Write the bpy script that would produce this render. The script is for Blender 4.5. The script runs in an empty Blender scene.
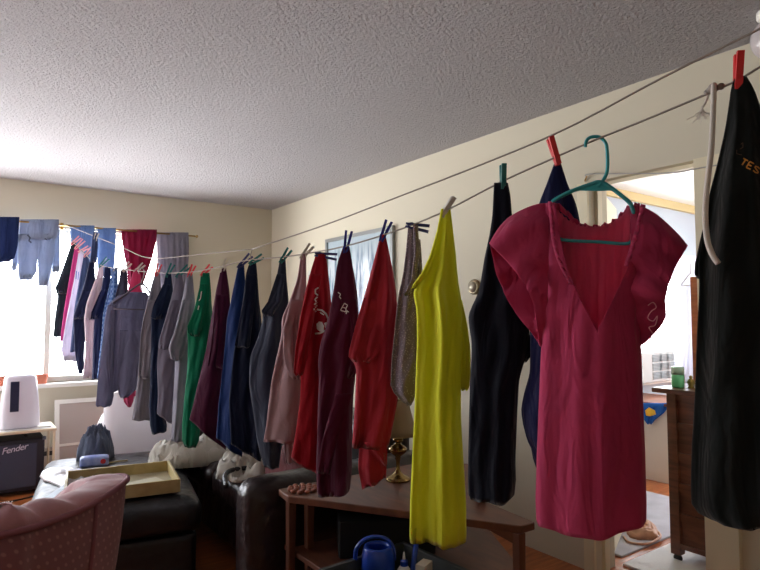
import bpy, bmesh, math, random
from mathutils import Vector, Matrix, noise
from mathutils.bvhtree import BVHTree

sc = bpy.context.scene
COL = sc.collection
rnd = random.Random(7)

# ------------------------------------------------------------------ camera
F = 583.0; YAW = math.radians(35.75); PIT = math.atan(34 / 583); CZ = 1.29
cam = bpy.data.cameras.new('camera'); camo = bpy.data.objects.new('camera', cam); COL.objects.link(camo)
cam.sensor_width = 36; cam.lens = F / 760 * 36; cam.clip_start = 0.05; cam.clip_end = 200
camo.location = (0, 0, CZ); camo.rotation_euler = (math.pi / 2 + PIT, 0, -YAW)
sc.camera = camo

# ------------------------------------------------------------------ world, exposure, daylight
w = bpy.data.worlds.new('sky'); sc.world = w; w.use_nodes = True
bg = w.node_tree.nodes['Background']; bg.inputs[1].default_value = 9.0
# overcast sky over bright ground (snow-like glare from below)
_N, _L = w.node_tree.nodes, w.node_tree.links
_tc = _N.new('ShaderNodeTexCoord'); _sx = _N.new('ShaderNodeSeparateXYZ'); _cr = _N.new('ShaderNodeValToRGB')
_mr = _N.new('ShaderNodeMapRange'); _mr.inputs[1].default_value = -.3; _mr.inputs[2].default_value = .1
_cr.color_ramp.elements[0].color = (2.3, 2.3, 2.35, 1); _cr.color_ramp.elements[1].color = (.95, 1.0, 1.08, 1)
_L.new(_tc.outputs['Generated'], _sx.inputs[0]); _L.new(_sx.outputs['Z'], _mr.inputs[0]); _L.new(_mr.outputs[0], _cr.inputs[0]); _L.new(_cr.outputs[0], bg.inputs[0])
sc.view_settings.view_transform = 'Standard'; sc.view_settings.look = 'None'
sc.view_settings.gamma = 1; sc.view_settings.use_curve_mapping = False
sc.view_settings.exposure = 0.5
sc.cycles.use_denoising = True
sc.cycles.max_bounces = 10; sc.cycles.diffuse_bounces = 6; sc.cycles.transparent_max_bounces = 12
sc.cycles.sample_clamp_indirect = 6
def portal(loc, rot, sx, sy):
    l = bpy.data.lights.new('window_portal', 'AREA'); l.shape = 'RECTANGLE'; l.size = sx; l.size_y = sy
    l.cycles.is_portal = True
    o = bpy.data.objects.new('window_portal', l); COL.objects.link(o); o.location = loc; o.rotation_euler = rot

XW = 2.663; WT = 0.16; YB = 5.67; XL = -3.0; YF = -2.2; H = 2.45
BX1 = 6.9; BY0 = -1.6; BY1 = 2.97                       # bedroom behind the right wall
WIN = (-1.9, 1.56, 0.75, 2.07)                          # window in the back wall: x0 x1 z0 z1
WINL = (4.2, 5.2, 0.8, 2.07)                            # unseen window added in the left wall for daylight: y0 y1 z0 z1
BWIN = (4.55, 6.35, 0.72, 1.93)                         # bedroom window in its back wall
BWIN2 = (-0.5, 1.6, 0.7, 2.1)                           # unseen bedroom window in its far side wall, sized for brightness (y0 y1 z0 z1)
portal(((WIN[0]+WIN[1])/2, YB + .2, (WIN[2]+WIN[3])/2), (math.radians(-90), 0, 0), WIN[1]-WIN[0], WIN[3]-WIN[2])
portal((XL - .2, (WINL[0]+WINL[1])/2, (WINL[2]+WINL[3])/2), (0, math.radians(-90), 0), WINL[3]-WINL[2], WINL[1]-WINL[0])
portal(((BWIN[0]+BWIN[1])/2, BY1 + .2, (BWIN[2]+BWIN[3])/2), (math.radians(-90), 0, 0), BWIN[1]-BWIN[0], BWIN[3]-BWIN[2])
portal((BX1 + .2, (BWIN2[0]+BWIN2[1])/2, (BWIN2[2]+BWIN2[3])/2), (0, math.radians(90), 0), BWIN2[3]-BWIN2[2], BWIN2[1]-BWIN2[0])

# ------------------------------------------------------------------ helpers: measuring rays
SY, CY = math.sin(YAW), math.cos(YAW)
def ray(px, py):
    a = (px - 380) / F; b = (285 - py) / F
    h = math.cos(PIT) - b * math.sin(PIT); z = math.sin(PIT) + b * math.cos(PIT)
    return Vector((h * SY + a * CY, h * CY - a * SY, z))
CAM = Vector((0, 0, CZ))
def at(px, py, **k):
    r = ray(px, py)
    if 'x' in k: t = k['x'] / r.x
    elif 'y' in k: t = k['y'] / r.y
    elif 'z' in k: t = (k['z'] - CZ) / r.z
    else: t = k['d']
    return CAM + r * t

# ------------------------------------------------------------------ materials
def lin(c):
    return tuple(((v/255)/12.92 if v/255 <= .04045 else ((v/255+.055)/1.055)**2.4) for v in c) + (1,)
MC = {}
def mat(name, rgb, rough=.7, metal=0, bump=None, var=None, sheen=0, trans=0, coat=0, spec=None, emit=None):
    """bump=(scale,strength,dist)  var=(rgb2,scale)  trans=share of translucent cloth"""
    if name in MC: return MC[name]
    m = bpy.data.materials.new(name); m.use_nodes = True; nt = m.node_tree; N = nt.nodes; L = nt.links
    p = N['Principled BSDF']; out = N['Material Output']
    p.inputs['Base Color'].default_value = lin(rgb); p.inputs['Roughness'].default_value = rough; p.inputs['Metallic'].default_value = metal
    if sheen: p.inputs['Sheen Weight'].default_value = sheen
    if coat: p.inputs['Coat Weight'].default_value = coat
    if spec is not None: p.inputs['Specular IOR Level'].default_value = spec
    tc = N.new('ShaderNodeTexCoord')
    if var:
        n = N.new('ShaderNodeTexNoise'); n.inputs['Scale'].default_value = var[1]; n.inputs['Detail'].default_value = 3
        mx = N.new('ShaderNodeMix'); mx.data_type = 'RGBA'; mx.inputs['A'].default_value = lin(rgb); mx.inputs['B'].default_value = lin(var[0])
        L.new(tc.outputs['Object'], n.inputs['Vector']); L.new(n.outputs['Fac'], mx.inputs['Factor']); L.new(mx.outputs['Result'], p.inputs['Base Color'])
    if bump:
        n2 = N.new('ShaderNodeTexNoise'); n2.inputs['Scale'].default_value = bump[0]; n2.inputs['Detail'].default_value = 3
        b = N.new('ShaderNodeBump'); b.inputs['Strength'].default_value = bump[1]; b.inputs['Distance'].default_value = bump[2]
        L.new(tc.outputs['Object'], n2.inputs['Vector']); L.new(n2.outputs['Fac'], b.inputs['Height']); L.new(b.outputs['Normal'], p.inputs['Normal'])
    if trans:
        t = N.new('ShaderNodeBsdfTranslucent'); ms = N.new('ShaderNodeMixShader'); ms.inputs[0].default_value = trans
        t.inputs['Color'].default_value = lin(rgb)
        L.new(p.outputs[0], ms.inputs[1]); L.new(t.outputs[0], ms.inputs[2]); L.new(ms.outputs[0], out.inputs['Surface'])
    MC[name] = m; return m
def fabric(name, rgb, trans=.12, k=.82, grain=1.0, sheen=.15):
    if name in MC: return MC[name]
    m = mat(name, rgb, .92, var=(tuple(v * k for v in rgb), 9), sheen=sheen, trans=trans, spec=.2)
    N, L, P = nodes_of(m); tc = N.new('ShaderNodeTexCoord'); mp = N.new('ShaderNodeMapping'); mp.inputs['Scale'].default_value = (1, 1, .3)
    n1 = N.new('ShaderNodeTexNoise'); n1.inputs['Scale'].default_value = 13; n1.inputs['Detail'].default_value = 2.5; n1.inputs['Distortion'].default_value = 1.2
    n2 = N.new('ShaderNodeTexNoise'); n2.inputs['Scale'].default_value = 60; n2.inputs['Detail'].default_value = 2
    b1 = N.new('ShaderNodeBump'); b1.inputs['Strength'].default_value = min(1, .6 * grain); b1.inputs['Distance'].default_value = .03
    b2 = N.new('ShaderNodeBump'); b2.inputs['Strength'].default_value = .15; b2.inputs['Distance'].default_value = .006
    L.new(tc.outputs['Object'], mp.inputs[0]); L.new(mp.outputs[0], n1.inputs['Vector']); L.new(tc.outputs['Object'], n2.inputs['Vector'])
    L.new(n1.outputs['Fac'], b1.inputs['Height']); L.new(n2.outputs['Fac'], b2.inputs['Height']); L.new(b1.outputs['Normal'], b2.inputs['Normal']); L.new(b2.outputs['Normal'], P.inputs['Normal'])
    for nd in N:
        if nd.type == 'BSDF_TRANSLUCENT': L.new(b2.outputs['Normal'], nd.inputs['Normal'])
    return m
def nodes_of(m):
    return m.node_tree.nodes, m.node_tree.links, m.node_tree.nodes['Principled BSDF']

# ------------------------------------------------------------------ helpers: objects
def link(name, me, m=None, parent=None, loc=None, smooth=False):
    o = bpy.data.objects.new(name, me); COL.objects.link(o)
    if m: me.materials.append(m)
    if smooth:
        me.polygons.foreach_set('use_smooth', [True] * len(me.polygons))
    if loc is not None: o.location = loc
    if parent: o.parent = parent
    return o
def tag(o, label=None, cat=None, group=None, kind=None):
    if label: o['label'] = label
    if cat: o['category'] = cat
    if group: o['group'] = group
    if kind: o['kind'] = kind
    return o
def thing(name, label, cat, loc=(0, 0, 0), rz=0, group=None):
    o = bpy.data.objects.new(name, None); COL.objects.link(o); o.location = loc; o.rotation_euler = (0, 0, rz); o.empty_display_size = .05
    return tag(o, label, cat, group)
def struct(name, bm, m, parent=None, smooth=False):
    o = fin(name, bm, m, parent, smooth=smooth)
    if parent is None: o['kind'] = 'structure'
    return o
def fin(name, bm, m, parent=None, loc=None, smooth=False, bevel=0, seg=2, sub=0, angle=None):
    me = bpy.data.meshes.new(name); bmesh.ops.recalc_face_normals(bm, faces=bm.faces); bm.to_mesh(me); bm.free()
    o = link(name, me, m, parent, loc, smooth)
    if bevel:
        b = o.modifiers.new('bevel', 'BEVEL'); b.width = bevel; b.segments = seg; b.limit_method = 'ANGLE'
        if smooth:
            o.modifiers.new('wn', 'WEIGHTED_NORMAL')
    if sub:
        s = o.modifiers.new('sub', 'SUBSURF'); s.levels = sub; s.render_levels = sub
    return o
def box(bm, x0, x1, y0, y1, z0, z1, M=None, taper=0):
    vs = []
    for z, t in ((z0, taper), (z1, 0)):
        for x, y in ((x0+t, y0+t), (x1-t, y0+t), (x1-t, y1-t), (x0+t, y1-t)):
            v = Vector((x, y, z)); vs.append(bm.verts.new(M @ v if M else v))
    for f in ((3,2,1,0), (4,5,6,7), (0,1,5,4), (1,2,6,5), (2,3,7,6), (3,0,4,7)):
        bm.faces.new([vs[i] for i in f])
    return vs
def B(*a, **k):
    bm = bmesh.new(); box(bm, *a, **k); return bm
def tube(bm, pts, r, n=10, close=False):
    pts = [Vector(p) for p in pts]; rs = r if isinstance(r, (list, tuple)) else [r] * len(pts)
    rings = []; up = None
    for i, p in enumerate(pts):
        a = pts[i-1] if i else (pts[-1] if close else p); b = pts[(i+1) % len(pts)] if (i < len(pts)-1 or close) else p
        d = (b - a).normalized()
        if up is None:
            up = d.orthogonal().normalized()
        up = (up - d * up.dot(d)).normalized(); s = d.cross(up)
        rings.append([bm.verts.new(p + (up * math.cos(2*math.pi*k/n) + s * math.sin(2*math.pi*k/n)) * rs[i]) for k in range(n)])
    m = len(rings)
    for i in range(m if close else m - 1):
        A, C = rings[i], rings[(i+1) % m]
        for k in range(n):
            bm.faces.new((A[k], A[(k+1) % n], C[(k+1) % n], C[k]))
    if not close:
        bm.faces.new(rings[0][::-1]); bm.faces.new(rings[-1])
def smoothpath(pts, n=6):
    pts = [Vector(p) for p in pts]; out = []
    for i in range(len(pts) - 1):
        p0 = pts[max(i-1, 0)]; p1 = pts[i]; p2 = pts[i+1]; p3 = pts[min(i+2, len(pts)-1)]
        for k in range(n):
            t = k / n
            out.append(.5 * ((2*p1) + (p2-p0)*t + (2*p0-5*p1+4*p2-p3)*t*t + (3*p1-p0-3*p2+p3)*t**3))
    out.append(pts[-1]); return out
def lathe(bm, prof, n=28, c=(0, 0, 0), M=None):
    rings = []
    for r, z in prof:
        ring = []
        for k in range(n):
            v = Vector((c[0] + r*math.cos(2*math.pi*k/n), c[1] + r*math.sin(2*math.pi*k/n), c[2] + z))
            ring.append(bm.verts.new(M @ v if M else v))
        rings.append(ring)
    for A, C in zip(rings, rings[1:]):
        for k in range(n): bm.faces.new((A[k], A[(k+1) % n], C[(k+1) % n], C[k]))
    bm.faces.new(rings[0][::-1]); bm.faces.new(rings[-1])
def prism(bm, poly, z0, z1):
    a = [bm.verts.new((x, y, z0)) for x, y in poly]; b = [bm.verts.new((x, y, z1)) for x, y in poly]; n = len(poly)
    bm.faces.new(a[::-1]); bm.faces.new(b)
    for i in range(n): bm.faces.new((a[i], a[(i+1) % n], b[(i+1) % n], b[i]))

# ------------------------------------------------------------------ setting materials
m_wall = mat('cream_wall_paint', (208, 201, 180), .85, bump=(180, .08, .003))
m_ceil = mat('popcorn_ceiling', (198, 195, 197), .95, var=((178, 175, 177), 60))
N_, L_, P_ = nodes_of(m_ceil)
tc = N_.new('ShaderNodeTexCoord'); nz = N_.new('ShaderNodeTexNoise'); nz.inputs['Scale'].default_value = 62; nz.inputs['Detail'].default_value = 4; nz.inputs['Roughness'].default_value = .65
bp = N_.new('ShaderNodeBump'); bp.inputs['Strength'].default_value = 1.0; bp.inputs['Distance'].default_value = .035
L_.new(tc.outputs['Object'], nz.inputs['Vector']); L_.new(nz.outputs['Fac'], bp.inputs['Height']); L_.new(bp.outputs['Normal'], P_.inputs['Normal'])
m_trim = mat('cream_trim_paint', (226, 216, 186), .5)
m_white = mat('white_paint', (232, 230, 222), .5)
m_bed = mat('bedroom_paint', (176, 184, 194), .85)
def wood(name, c1, c2, scale=(3, 40, 3), rough=.45, coat=.2):
    m = mat(name, c1, rough, coat=coat); N, L, P = nodes_of(m)
    tc = N.new('ShaderNodeTexCoord'); mp = N.new('ShaderNodeMapping'); mp.inputs['Scale'].default_value = scale
    n = N.new('ShaderNodeTexNoise'); n.inputs['Scale'].default_value = 1.5; n.inputs['Detail'].default_value = 6; n.inputs['Distortion'].default_value = .6
    r = N.new('ShaderNodeValToRGB'); r.color_ramp.elements[0].position = .35; r.color_ramp.elements[1].position = .68
    r.color_ramp.elements[0].color = lin(c2); r.color_ramp.elements[1].color = lin(c1)
    L.new(tc.outputs['Object'], mp.inputs[0]); L.new(mp.outputs[0], n.inputs['Vector']); L.new(n.outputs['Fac'], r.inputs[0]); L.new(r.outputs[0], P.inputs['Base Color'])
    return m
m_floor = wood('orange_floor_boards', (190, 112, 60), (150, 80, 38), (3, 30, 3), .3)
N_, L_, P_ = nodes_of(m_floor)
br = N_.new('ShaderNodeTexBrick'); br.inputs['Scale'].default_value = 1; br.inputs['Brick Width'].default_value = 1.2; br.inputs['Row Height'].default_value = .07; br.inputs['Mortar Size'].default_value = .003
tc = N_.new('ShaderNodeTexCoord'); b2 = N_.new('ShaderNodeBump'); b2.inputs['Strength'].default_value = .5; b2.inputs['Distance'].default_value = .004
L_.new(tc.outputs['Object'], br.inputs['Vector']); L_.new(br.outputs['Fac'], b2.inputs['Height']); b2.invert = True; L_.new(b2.outputs['Normal'], P_.inputs['Normal'])

# ------------------------------------------------------------------ room shell
struct('floor', B(XL, XW + WT, YF, YB, -.1, 0), m_floor)
struct('floor', B(XW + WT, BX1, BY0, BY1, -.1, 0), m_floor)
struct('ceiling', B(XL, XW, YF, YB, H, H + .1), m_ceil)
struct('ceiling', B(XW + WT, BX1, BY0, BY1, H, H + .1), m_white)
def wall_with_hole(name, axis, c0, c1, a0, a1, h0, h1, z0, z1, top=H, m=m_wall):
    """axis 'y': wall spans x a0..a1 at y c0..c1; hole h0..h1 x z0..z1"""
    bm = bmesh.new()
    def bb(p, q, za, zb):
        if q - p < 1e-4 or zb - za < 1e-4: return
        if axis == 'y': box(bm, p, q, c0, c1, za, zb)
        else: box(bm, c0, c1, p, q, za, zb)
    bb(a0, h0, 0, top); bb(h1, a1, 0, top); bb(h0, h1, 0, z0); bb(h0, h1, z1, top)
    return struct(name, bm, m)
wall_with_hole('wall_back', 'y', YB, YB + .2, XL - .2, XW + WT, WIN[0], WIN[1], WIN[2], WIN[3], H + .1)
wall_with_hole('wall_left', 'x', XL - .2, XL, YF - .2, YB, WINL[0], WINL[1], WINL[2], WINL[3], H + .1)
struct('wall_front', B(XL, XW, YF - .2, YF, 0, H + .1), m_wall)
DY0, DY1, DZ = 1.27, 1.82, 2.005
wall_with_hole('wall_right', 'x', XW, XW + WT, YF - .2, YB, DY0, DY1, 0, DZ, H + .1)
wall_with_hole('wall_bedroom_back', 'y', BY1, BY1 + .2, XW + WT, BX1 + .2, BWIN[0], BWIN[1], BWIN[2], BWIN[3], H + .1, m_bed)
wall_with_hole('wall_bedroom_side', 'x', BX1, BX1 + .2, BY0, BY1, BWIN2[0], BWIN2[1], BWIN2[2], BWIN2[3], H + .1, m_bed)
struct('wall_bedroom_front', B(XW + WT, BX1 + .2, BY0 - .2, BY0, 0, H + .1), m_bed)
struct('trim_bedroom_crown', B(XW + WT, BX1, BY1 - .04, BY1, H - .075, H), mat('tan_crown_paint', (196, 176, 126), .6))

def window(name, axis, c, a0, a1, z0, z1, mull, sgn, rail=True):
    """frame, mullions and panes inside a wall hole; c = plane of the frame, sgn = into the room"""
    bm = bmesh.new(); t = .045; d = .05
    def bb(b, p, q, za, zb, dd=d):
        if axis == 'y': box(b, p, q, c - dd/2, c + dd/2, za, zb)
        else: box(b, c - dd/2, c + dd/2, p, q, za, zb)
    bb(bm, a0, a1, z0, z0 + t); bb(bm, a0, a1, z1 - t, z1); bb(bm, a0, a0 + t, z0 + t, z1 - t); bb(bm, a1 - t, a1, z0 + t, z1 - t)
    o = struct(name, bm, m_white)
    for q in mull:
        b2 = bmesh.new(); bb(b2, q - .022, q + .022, z0 + t, z1 - t); fin('mullion', b2, m_white, o)
    ed = [a0 + t] + sorted(v for q in mull for v in (q - .022, q + .022)) + [a1 - t]
    for i in range(0, len(ed), 2):
        
        if rail:
            b2 = bmesh.new(); zm = (z0 + z1) / 2; bb(b2, ed[i], ed[i+1], zm - .02, zm + .02); fin('meeting_rail', b2, m_white, o)
        b3 = bmesh.new(); bb(b3, ed[i], ed[i+1], z0 + t, z1 - t, .006); fin('pane', b3, m_glass, o)
    return o
m_glass = bpy.data.materials.new('window_glass'); m_glass.use_nodes = True
_n = m_glass.node_tree; _n.nodes.clear()
_o = _n.nodes.new('ShaderNodeOutputMaterial'); _t = _n.nodes.new('ShaderNodeBsdfTransparent'); _g = _n.nodes.new('ShaderNodeBsdfGlossy'); _g.inputs['Roughness'].default_value = .02
_m = _n.nodes.new('ShaderNodeMixShader'); _m.inputs[0].default_value = .05
_n.links.new(_t.outputs[0], _m.inputs[1]); _n.links.new(_g.outputs[0], _m.inputs[2]); _n.links.new(_m.outputs[0], _o.inputs[0])
window('window_1', 'y', YB + .13, *WIN, (-.8, .62), -1, False)
window('unseen_window_2', 'x', XL - .13, *WINL, (4.7,), 1)
window('window_3', 'y', BY1 + .13, *BWIN, (5.45,), -1)
window('unseen_window_4', 'x', BX1 + .13, *BWIN2, (.1,), -1)
struct('trim_window_sill', B(WIN[0] - .06, WIN[1] + .06, YB - .07, YB + .1, WIN[2] - .035, WIN[2]), m_white)
struct('trim_bedroom_sill', B(BWIN[0] - .06, BWIN[1] + .06, BY1 - .05, BY1 + .1, BWIN[2] - .03, BWIN[2]), m_white)
struct('baseboard_back', B(1.9, XW - .014, YB - .014, YB, 0, .1), m_trim)
# door casing and opening
bm = bmesh.new()
box(bm, XW - .018, XW, DY1, DY1 + .06, 0, DZ + .0)
struct('trim_door_casing_far', bm, m_trim)
bm = bmesh.new(); box(bm, XW - .02, XW, DY0 - .14, DY0, 0, DZ); box(bm, XW - .032, XW - .02, DY0 - .14, DY0 - .12, 0, DZ)
struct('trim_door_casing_near', bm, m_trim)
bm = bmesh.new(); box(bm, XW + .05, XW + .09, DY1 - .018, DY1, 0, DZ); box(bm, XW + .05, XW + .09, DY0, DY1 - .018, DZ - .018, DZ)
struct('trim_door_stop', bm, m_trim)
# bedroom door leaf, swung open into the bedroom
ang = math.radians(25)
d = thing('door_1', 'cream door leaf swung open into the bedroom', 'door', (XW + WT + .01, DY1 + .03, 0), ang); d['kind'] = 'structure'
del d['label'], d['category']
fin('door_panel', B(0, .56, 0, .04, .01, DZ - .02), m_trim, d, bevel=.003)
for z in (.25, 1.0, 1.75):
    b = bmesh.new(); tube(b, [(-.004, -.004, z - .045), (-.004, -.004, z + .045)], .007); fin('hinge', b, mat('brass', (176, 142, 84), .3, 1), d)
b = bmesh.new(); tube(b, [(.5, -.05, .95), (.5, 0, .95)], [.026, .012], 16); fin('door_knob', b, MC['brass'], d, smooth=True)

# ------------------------------------------------------------------ cloth
LA = at(66, 229, y=5.5); LB = at(738, 79, d=1.36)
def onplan(px, py, off=0.0):
    """point of the clothesline's vertical plane seen at a pixel"""
    r = ray(px, py); k = r.x / r.y; dx, dy = LB.x - LA.x, LB.y - LA.y
    s = (k * LA.y - LA.x) / (dx - k * dy)
    p = at(px, py, x=LA.x + dx * s)
    return p
def grid_garment_mesh(rows, O, T, amp, seed, hem=True, ncol=64, dz_hem=.0025, shift=0.0, topw=.012, waves=None):
    n = Vector((O.x, O.y, 0)).normalized(); e = Vector((n.y, -n.x, 0))
    R = random.Random(seed); T *= .62; amp *= .95
    def loc(px, py):
        r = ray(px, py); k = (O - CAM).dot(n) / r.dot(n); p = CAM + r * k
        return (p - O).dot(e), p.z
    K = []
    for r in rows:
        yl, xl, xr = r[:3]; yr = r[3] if len(r) > 3 else yl
        a = loc(xl, yl); b = loc(xr, yr); K.append((a[0], a[1], b[0], b[1]))
    rr = []
    for i in range(len(K) - 1):
        A, C = K[i], K[i+1]; dist = max(abs(A[1]-C[1]), abs(A[3]-C[3]), .6 * max(abs(A[0]-C[0]), abs(A[2]-C[2])))
        m = max(1, int(dist / .014))
        for k in range(m): rr.append([A[j] + (C[j]-A[j]) * k / m for j in range(4)])
    rr.append(list(K[-1]))
    # light smoothing of the long edges
    for it in range(2):
        q = [r[:] for r in rr]
        for i in range(1, len(rr) - 5):
            for j in (0, 2): q[i][j] = .25*rr[i-1][j] + .5*rr[i][j] + .25*rr[i+1][j]
        rr = q
    ztop = max(rr[0][1], rr[0][3]); zbot = min(min(r[1], r[3]) for r in rr); wmax = max(r[2]-r[0] for r in rr)
    if waves is None: waves = max(.9, wmax / .17)
    # kinks of the outline travel inwards as creases
    ph = [[R.uniform(0, 6.28) for _ in range(5)] for _ in (0, 1)]; fr = [[waves * f * R.uniform(.85, 1.15) for f in (.5, 1, 1.7, 2.9, 4.6)] for _ in (0, 1)]
    dr = [[R.uniform(-3, 3) for _ in range(5)] for _ in (0, 1)]; am = (.8, 1, .5, .22, .06); mo = [[(R.uniform(2, 5), R.uniform(0, 6.28)) for _ in range(5)] for _ in (0, 1)]
    bm = bmesh.new(); rings = []; NR = len(rr)
    for i, (ul, zl, ur, zr) in enumerate(rr):
        zc = (zl + zr) / 2; v = (ztop - zc) / max(ztop - zbot, 1e-3); hw = (ur - ul) / 2; cx = (ur + ul) / 2
        ramp = min(1, .12 + v * 3.2); Tn = max(topw * .5, min(T, hw * .75)) * (.35 + .65 * ramp) if hw > topw else topw * .6
        A = min(amp, hw * .45) * ramp
        ring = []
        for j in range(ncol):
            th = 2*math.pi*j/ncol; cu, sn = math.cos(th), math.sin(th); s = 0 if sn < 0 else 1      # sn<0: towards the viewer
            prof = abs(sn) ** .8 * (1 if sn > 0 else -1)
            f = 0
            for q in range(5):
                c = math.cos(math.pi * fr[s][q] * cu + ph[s][q] + dr[s][q] * v * (1 if q < 3 else 2) * .5)
                c = 1 - 2 * abs(math.sin(.5 * math.acos(max(-1, min(1, c))))) ** 1.35 if q in (1,) else c
                f += am[q] * c * (.55 + .45 * math.sin(v * mo[s][q][0] + mo[s][q][1]))
            # small horizontal puckers
            f += .22 * math.sin(v * 21 + cu * 3 + ph[s][0]) * math.sin(cu * 4 + ph[s][1] + v * 5)
            edge = 1 - abs(cu) ** 5
            y = Tn * prof + A * f * edge * .8 + shift
            t = (cu + 1) / 2; z = zl + (zr - zl) * t
            if i == 0: z += 0
            if i >= NR - 2: z += dz_hem * math.sin(5 * cu + ph[s][2])
            p = O + e * (cx + hw * cu) + n * y; p.z = z
            ring.append(bm.verts.new(p - O))
        rings.append(ring)
    for A, C in zip(rings, rings[1:]):
        for k in range(ncol): bm.faces.new((A[k], A[(k+1) % ncol], C[(k+1) % ncol], C[k]))
    bm.faces.new(rings[0])
    # turned-up hem so the opening reads hollow
    last = rings[-1]; cen = sum((v.co for v in last), Vector()) / ncol; inner = []
    hemrow = rings[max(0, NR - 4)]
    for v, h in zip(last, hemrow):
        c = cen + (h.co - cen) * .9; c.z = h.co.z + .0; inner.append(bm.verts.new(c if NR > 5 else v.co * .9 + cen * .1))
    for k in range(ncol): bm.faces.new((last[k], last[(k+1) % ncol], inner[(k+1) % ncol], inner[k]))
    bm.faces.new(inner)
    return bm, n, e
GARM = {}
def garment(name, label, cat, px, py, rows, m, T=.055, amp=.022, parts=(), group='clothes pinned along the clothesline', O=None, seed=None, shift=0, bodyname='fabric_body', waves=None):
    O = O or onplan(px, py); seed = seed if seed is not None else int(px * 7 + py)
    root = thing(name, label, cat, O, group=group)
    bm, n, e = grid_garment_mesh(rows, O, T, amp, seed, shift=shift, waves=waves)
    body = fin(bodyname, bm, m, root, smooth=True)
    for i, (pn, prow, pm, sh, pT) in enumerate(parts):
        bm, _, _ = grid_garment_mesh(prow, O, pT * .6, amp * .7, seed + 31 * (i+1), ncol=44, shift=sh, dz_hem=.003)
        fin(pn, bm, pm or m, root, smooth=True)
    GARM[label] = (root, body, O, n, e)
    return root
def on_cloth(g, name, strokes, m, label=None, lift=.003):
    """print lying on the front of a garment: polygons given as image points, carried onto the cloth"""
    root, body, O, n, e = g
    vs_, ps_ = [], []
    for ob in [o_ for o_ in bpy.data.objects if o_.parent == root and o_.type == 'MESH']:
        k0 = len(vs_); vs_ += [v.co.copy() for v in ob.data.vertices]; ps_ += [tuple(i + k0 for i in p.vertices) for p in ob.data.polygons]
    tree = BVHTree.FromPolygons(vs_, ps_)
    bm = bmesh.new()
    def pt(x, y):
        r = ray(x, y); k = (O - CAM).dot(n) / r.dot(n); p = CAM + r * k - O
        h = tree.ray_cast(p - n * .5, n)
        return (h[0] if h[0] is not None else p) - n * lift
    for st in strokes:
        kind, pts, wd = st
        if kind == 'line':
            q = []
            for a, b in zip(pts, pts[1:]):
                k = max(1, int(math.dist(a, b) / 1.0))
                q += [(a[0] + (b[0]-a[0])*i/k, a[1] + (b[1]-a[1])*i/k) for i in range(k)]
            q.append(pts[-1]); L = []; Rr = []
            for i, p in enumerate(q):
                a = q[max(0, i-1)]; b = q[min(len(q)-1, i+1)]; dx, dy = b[0]-a[0], b[1]-a[1]; l = math.hypot(dx, dy) or 1
                nx, ny = -dy/l*wd/2, dx/l*wd/2
                L.append(bm.verts.new(pt(p[0]+nx, p[1]+ny))); Rr.append(bm.verts.new(pt(p[0]-nx, p[1]-ny)))
            for i in range(len(q)-1): bm.faces.new((L[i], L[i+1], Rr[i+1], Rr[i]))
        else:
            cx = sum(p[0] for p in pts)/len(pts); cy = sum(p[1] for p in pts)/len(pts)
            q = []
            for a, b in zip(pts, pts[1:] + pts[:1]):
                k = max(1, int(math.dist(a, b) / 1.5)); q += [(a[0] + (b[0]-a[0])*i/k, a[1] + (b[1]-a[1])*i/k) for i in range(k)]
            rs = [[bm.verts.new(pt(cx + (x-cx)*f, cy + (y-cy)*f)) for x, y in q] for f in (1, .66, .33)]; c = bm.verts.new(pt(cx, cy))
            for A, C in zip(rs, rs[1:]):
                for i in range(len(q)): bm.faces.new((A[i], A[(i+1) % len(q)], C[(i+1) % len(q)], C[i]))
            for i in range(len(q)): bm.faces.new((rs[-1][i], rs[-1][(i+1) % len(q)], c))
    o = fin(name, bm, m, root)
    if label: o['label'] = label
    return o

# ------------------------------------------------------------------ clotheslines
m_rope = mat('pale_cord', (150, 142, 134), .8, bump=(400, .5, .002))
m_wrope = mat('white_cord', (214, 206, 196), .8, bump=(300, .6, .002))
ptsB = [(65,228),(72,240),(78,247),(85,254),(97,264),(112,268),(130,270),(160,273),(190,272),(215,268),(235,263),(250,260),(283,257),(310,253),(346,246),(383,235),(412,225),(445,211),(503,181),(556,157),(595,140),(640,122),(700,97),(738,80),(760,67),(800,44)]
line = thing('clothesline', 'grey-white cord strung low across the room carrying the pinned shirts', 'clothesline', onplan(65, 228))
b = bmesh.new(); tube(b, smoothpath([onplan(*p) for p in ptsB], 5), .0028, 6); fin('cord', b, m_rope, line, smooth=True).location = -Vector(line.location)
b = bmesh.new()
for (x, y, r) in ((710, 90.5, .009), (713, 88.5, .012), (707, 92.5, .0075), (721, 86.5, .0085)):
    p = onplan(x, y); lathe(b, [(r*math.sin(math.pi*(k+.3)/6.6), -r*math.cos(math.pi*(k+.3)/6.6)) for k in range(7)], 10, p)
fin('knot', b, m_rope, line, smooth=True).location = -Vector(line.location)
b = bmesh.new(); c0 = onplan(709, 92); c1 = onplan(702, 108)
tube(b, smoothpath([c0, (c0+c1)/2 + Vector((.003, 0, -.002)), c1], 4), .003, 6)
for k in range(22):
    d_ = Vector((rnd.uniform(-.02, .02), rnd.uniform(-.02, .02), -.032 + rnd.uniform(-.006, .012))); tube(b, [c1, c1 + d_*.5, c1 + d_ + Vector((d_.x*.6, d_.y*.6, .004))], .0008, 4)
fin('frayed_end', b, m_wrope, line).location = -Vector(line.location)
ptsA = [(62,224),(90,235),(120,247),(148,258),(200,254),(250,249),(320,225.5),(385,200.5),(470,167.5),(559,130),(660,76.5),(760,26),(810,0)]
lineA = thing('clothesline', 'thin upper cord running empty above the pinned shirts up to the ceiling corner', 'clothesline', onplan(62, 224))
b = bmesh.new()
pA = [onplan(*p) + Vector((.012, 0, 0)) for p in ptsA]
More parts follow.
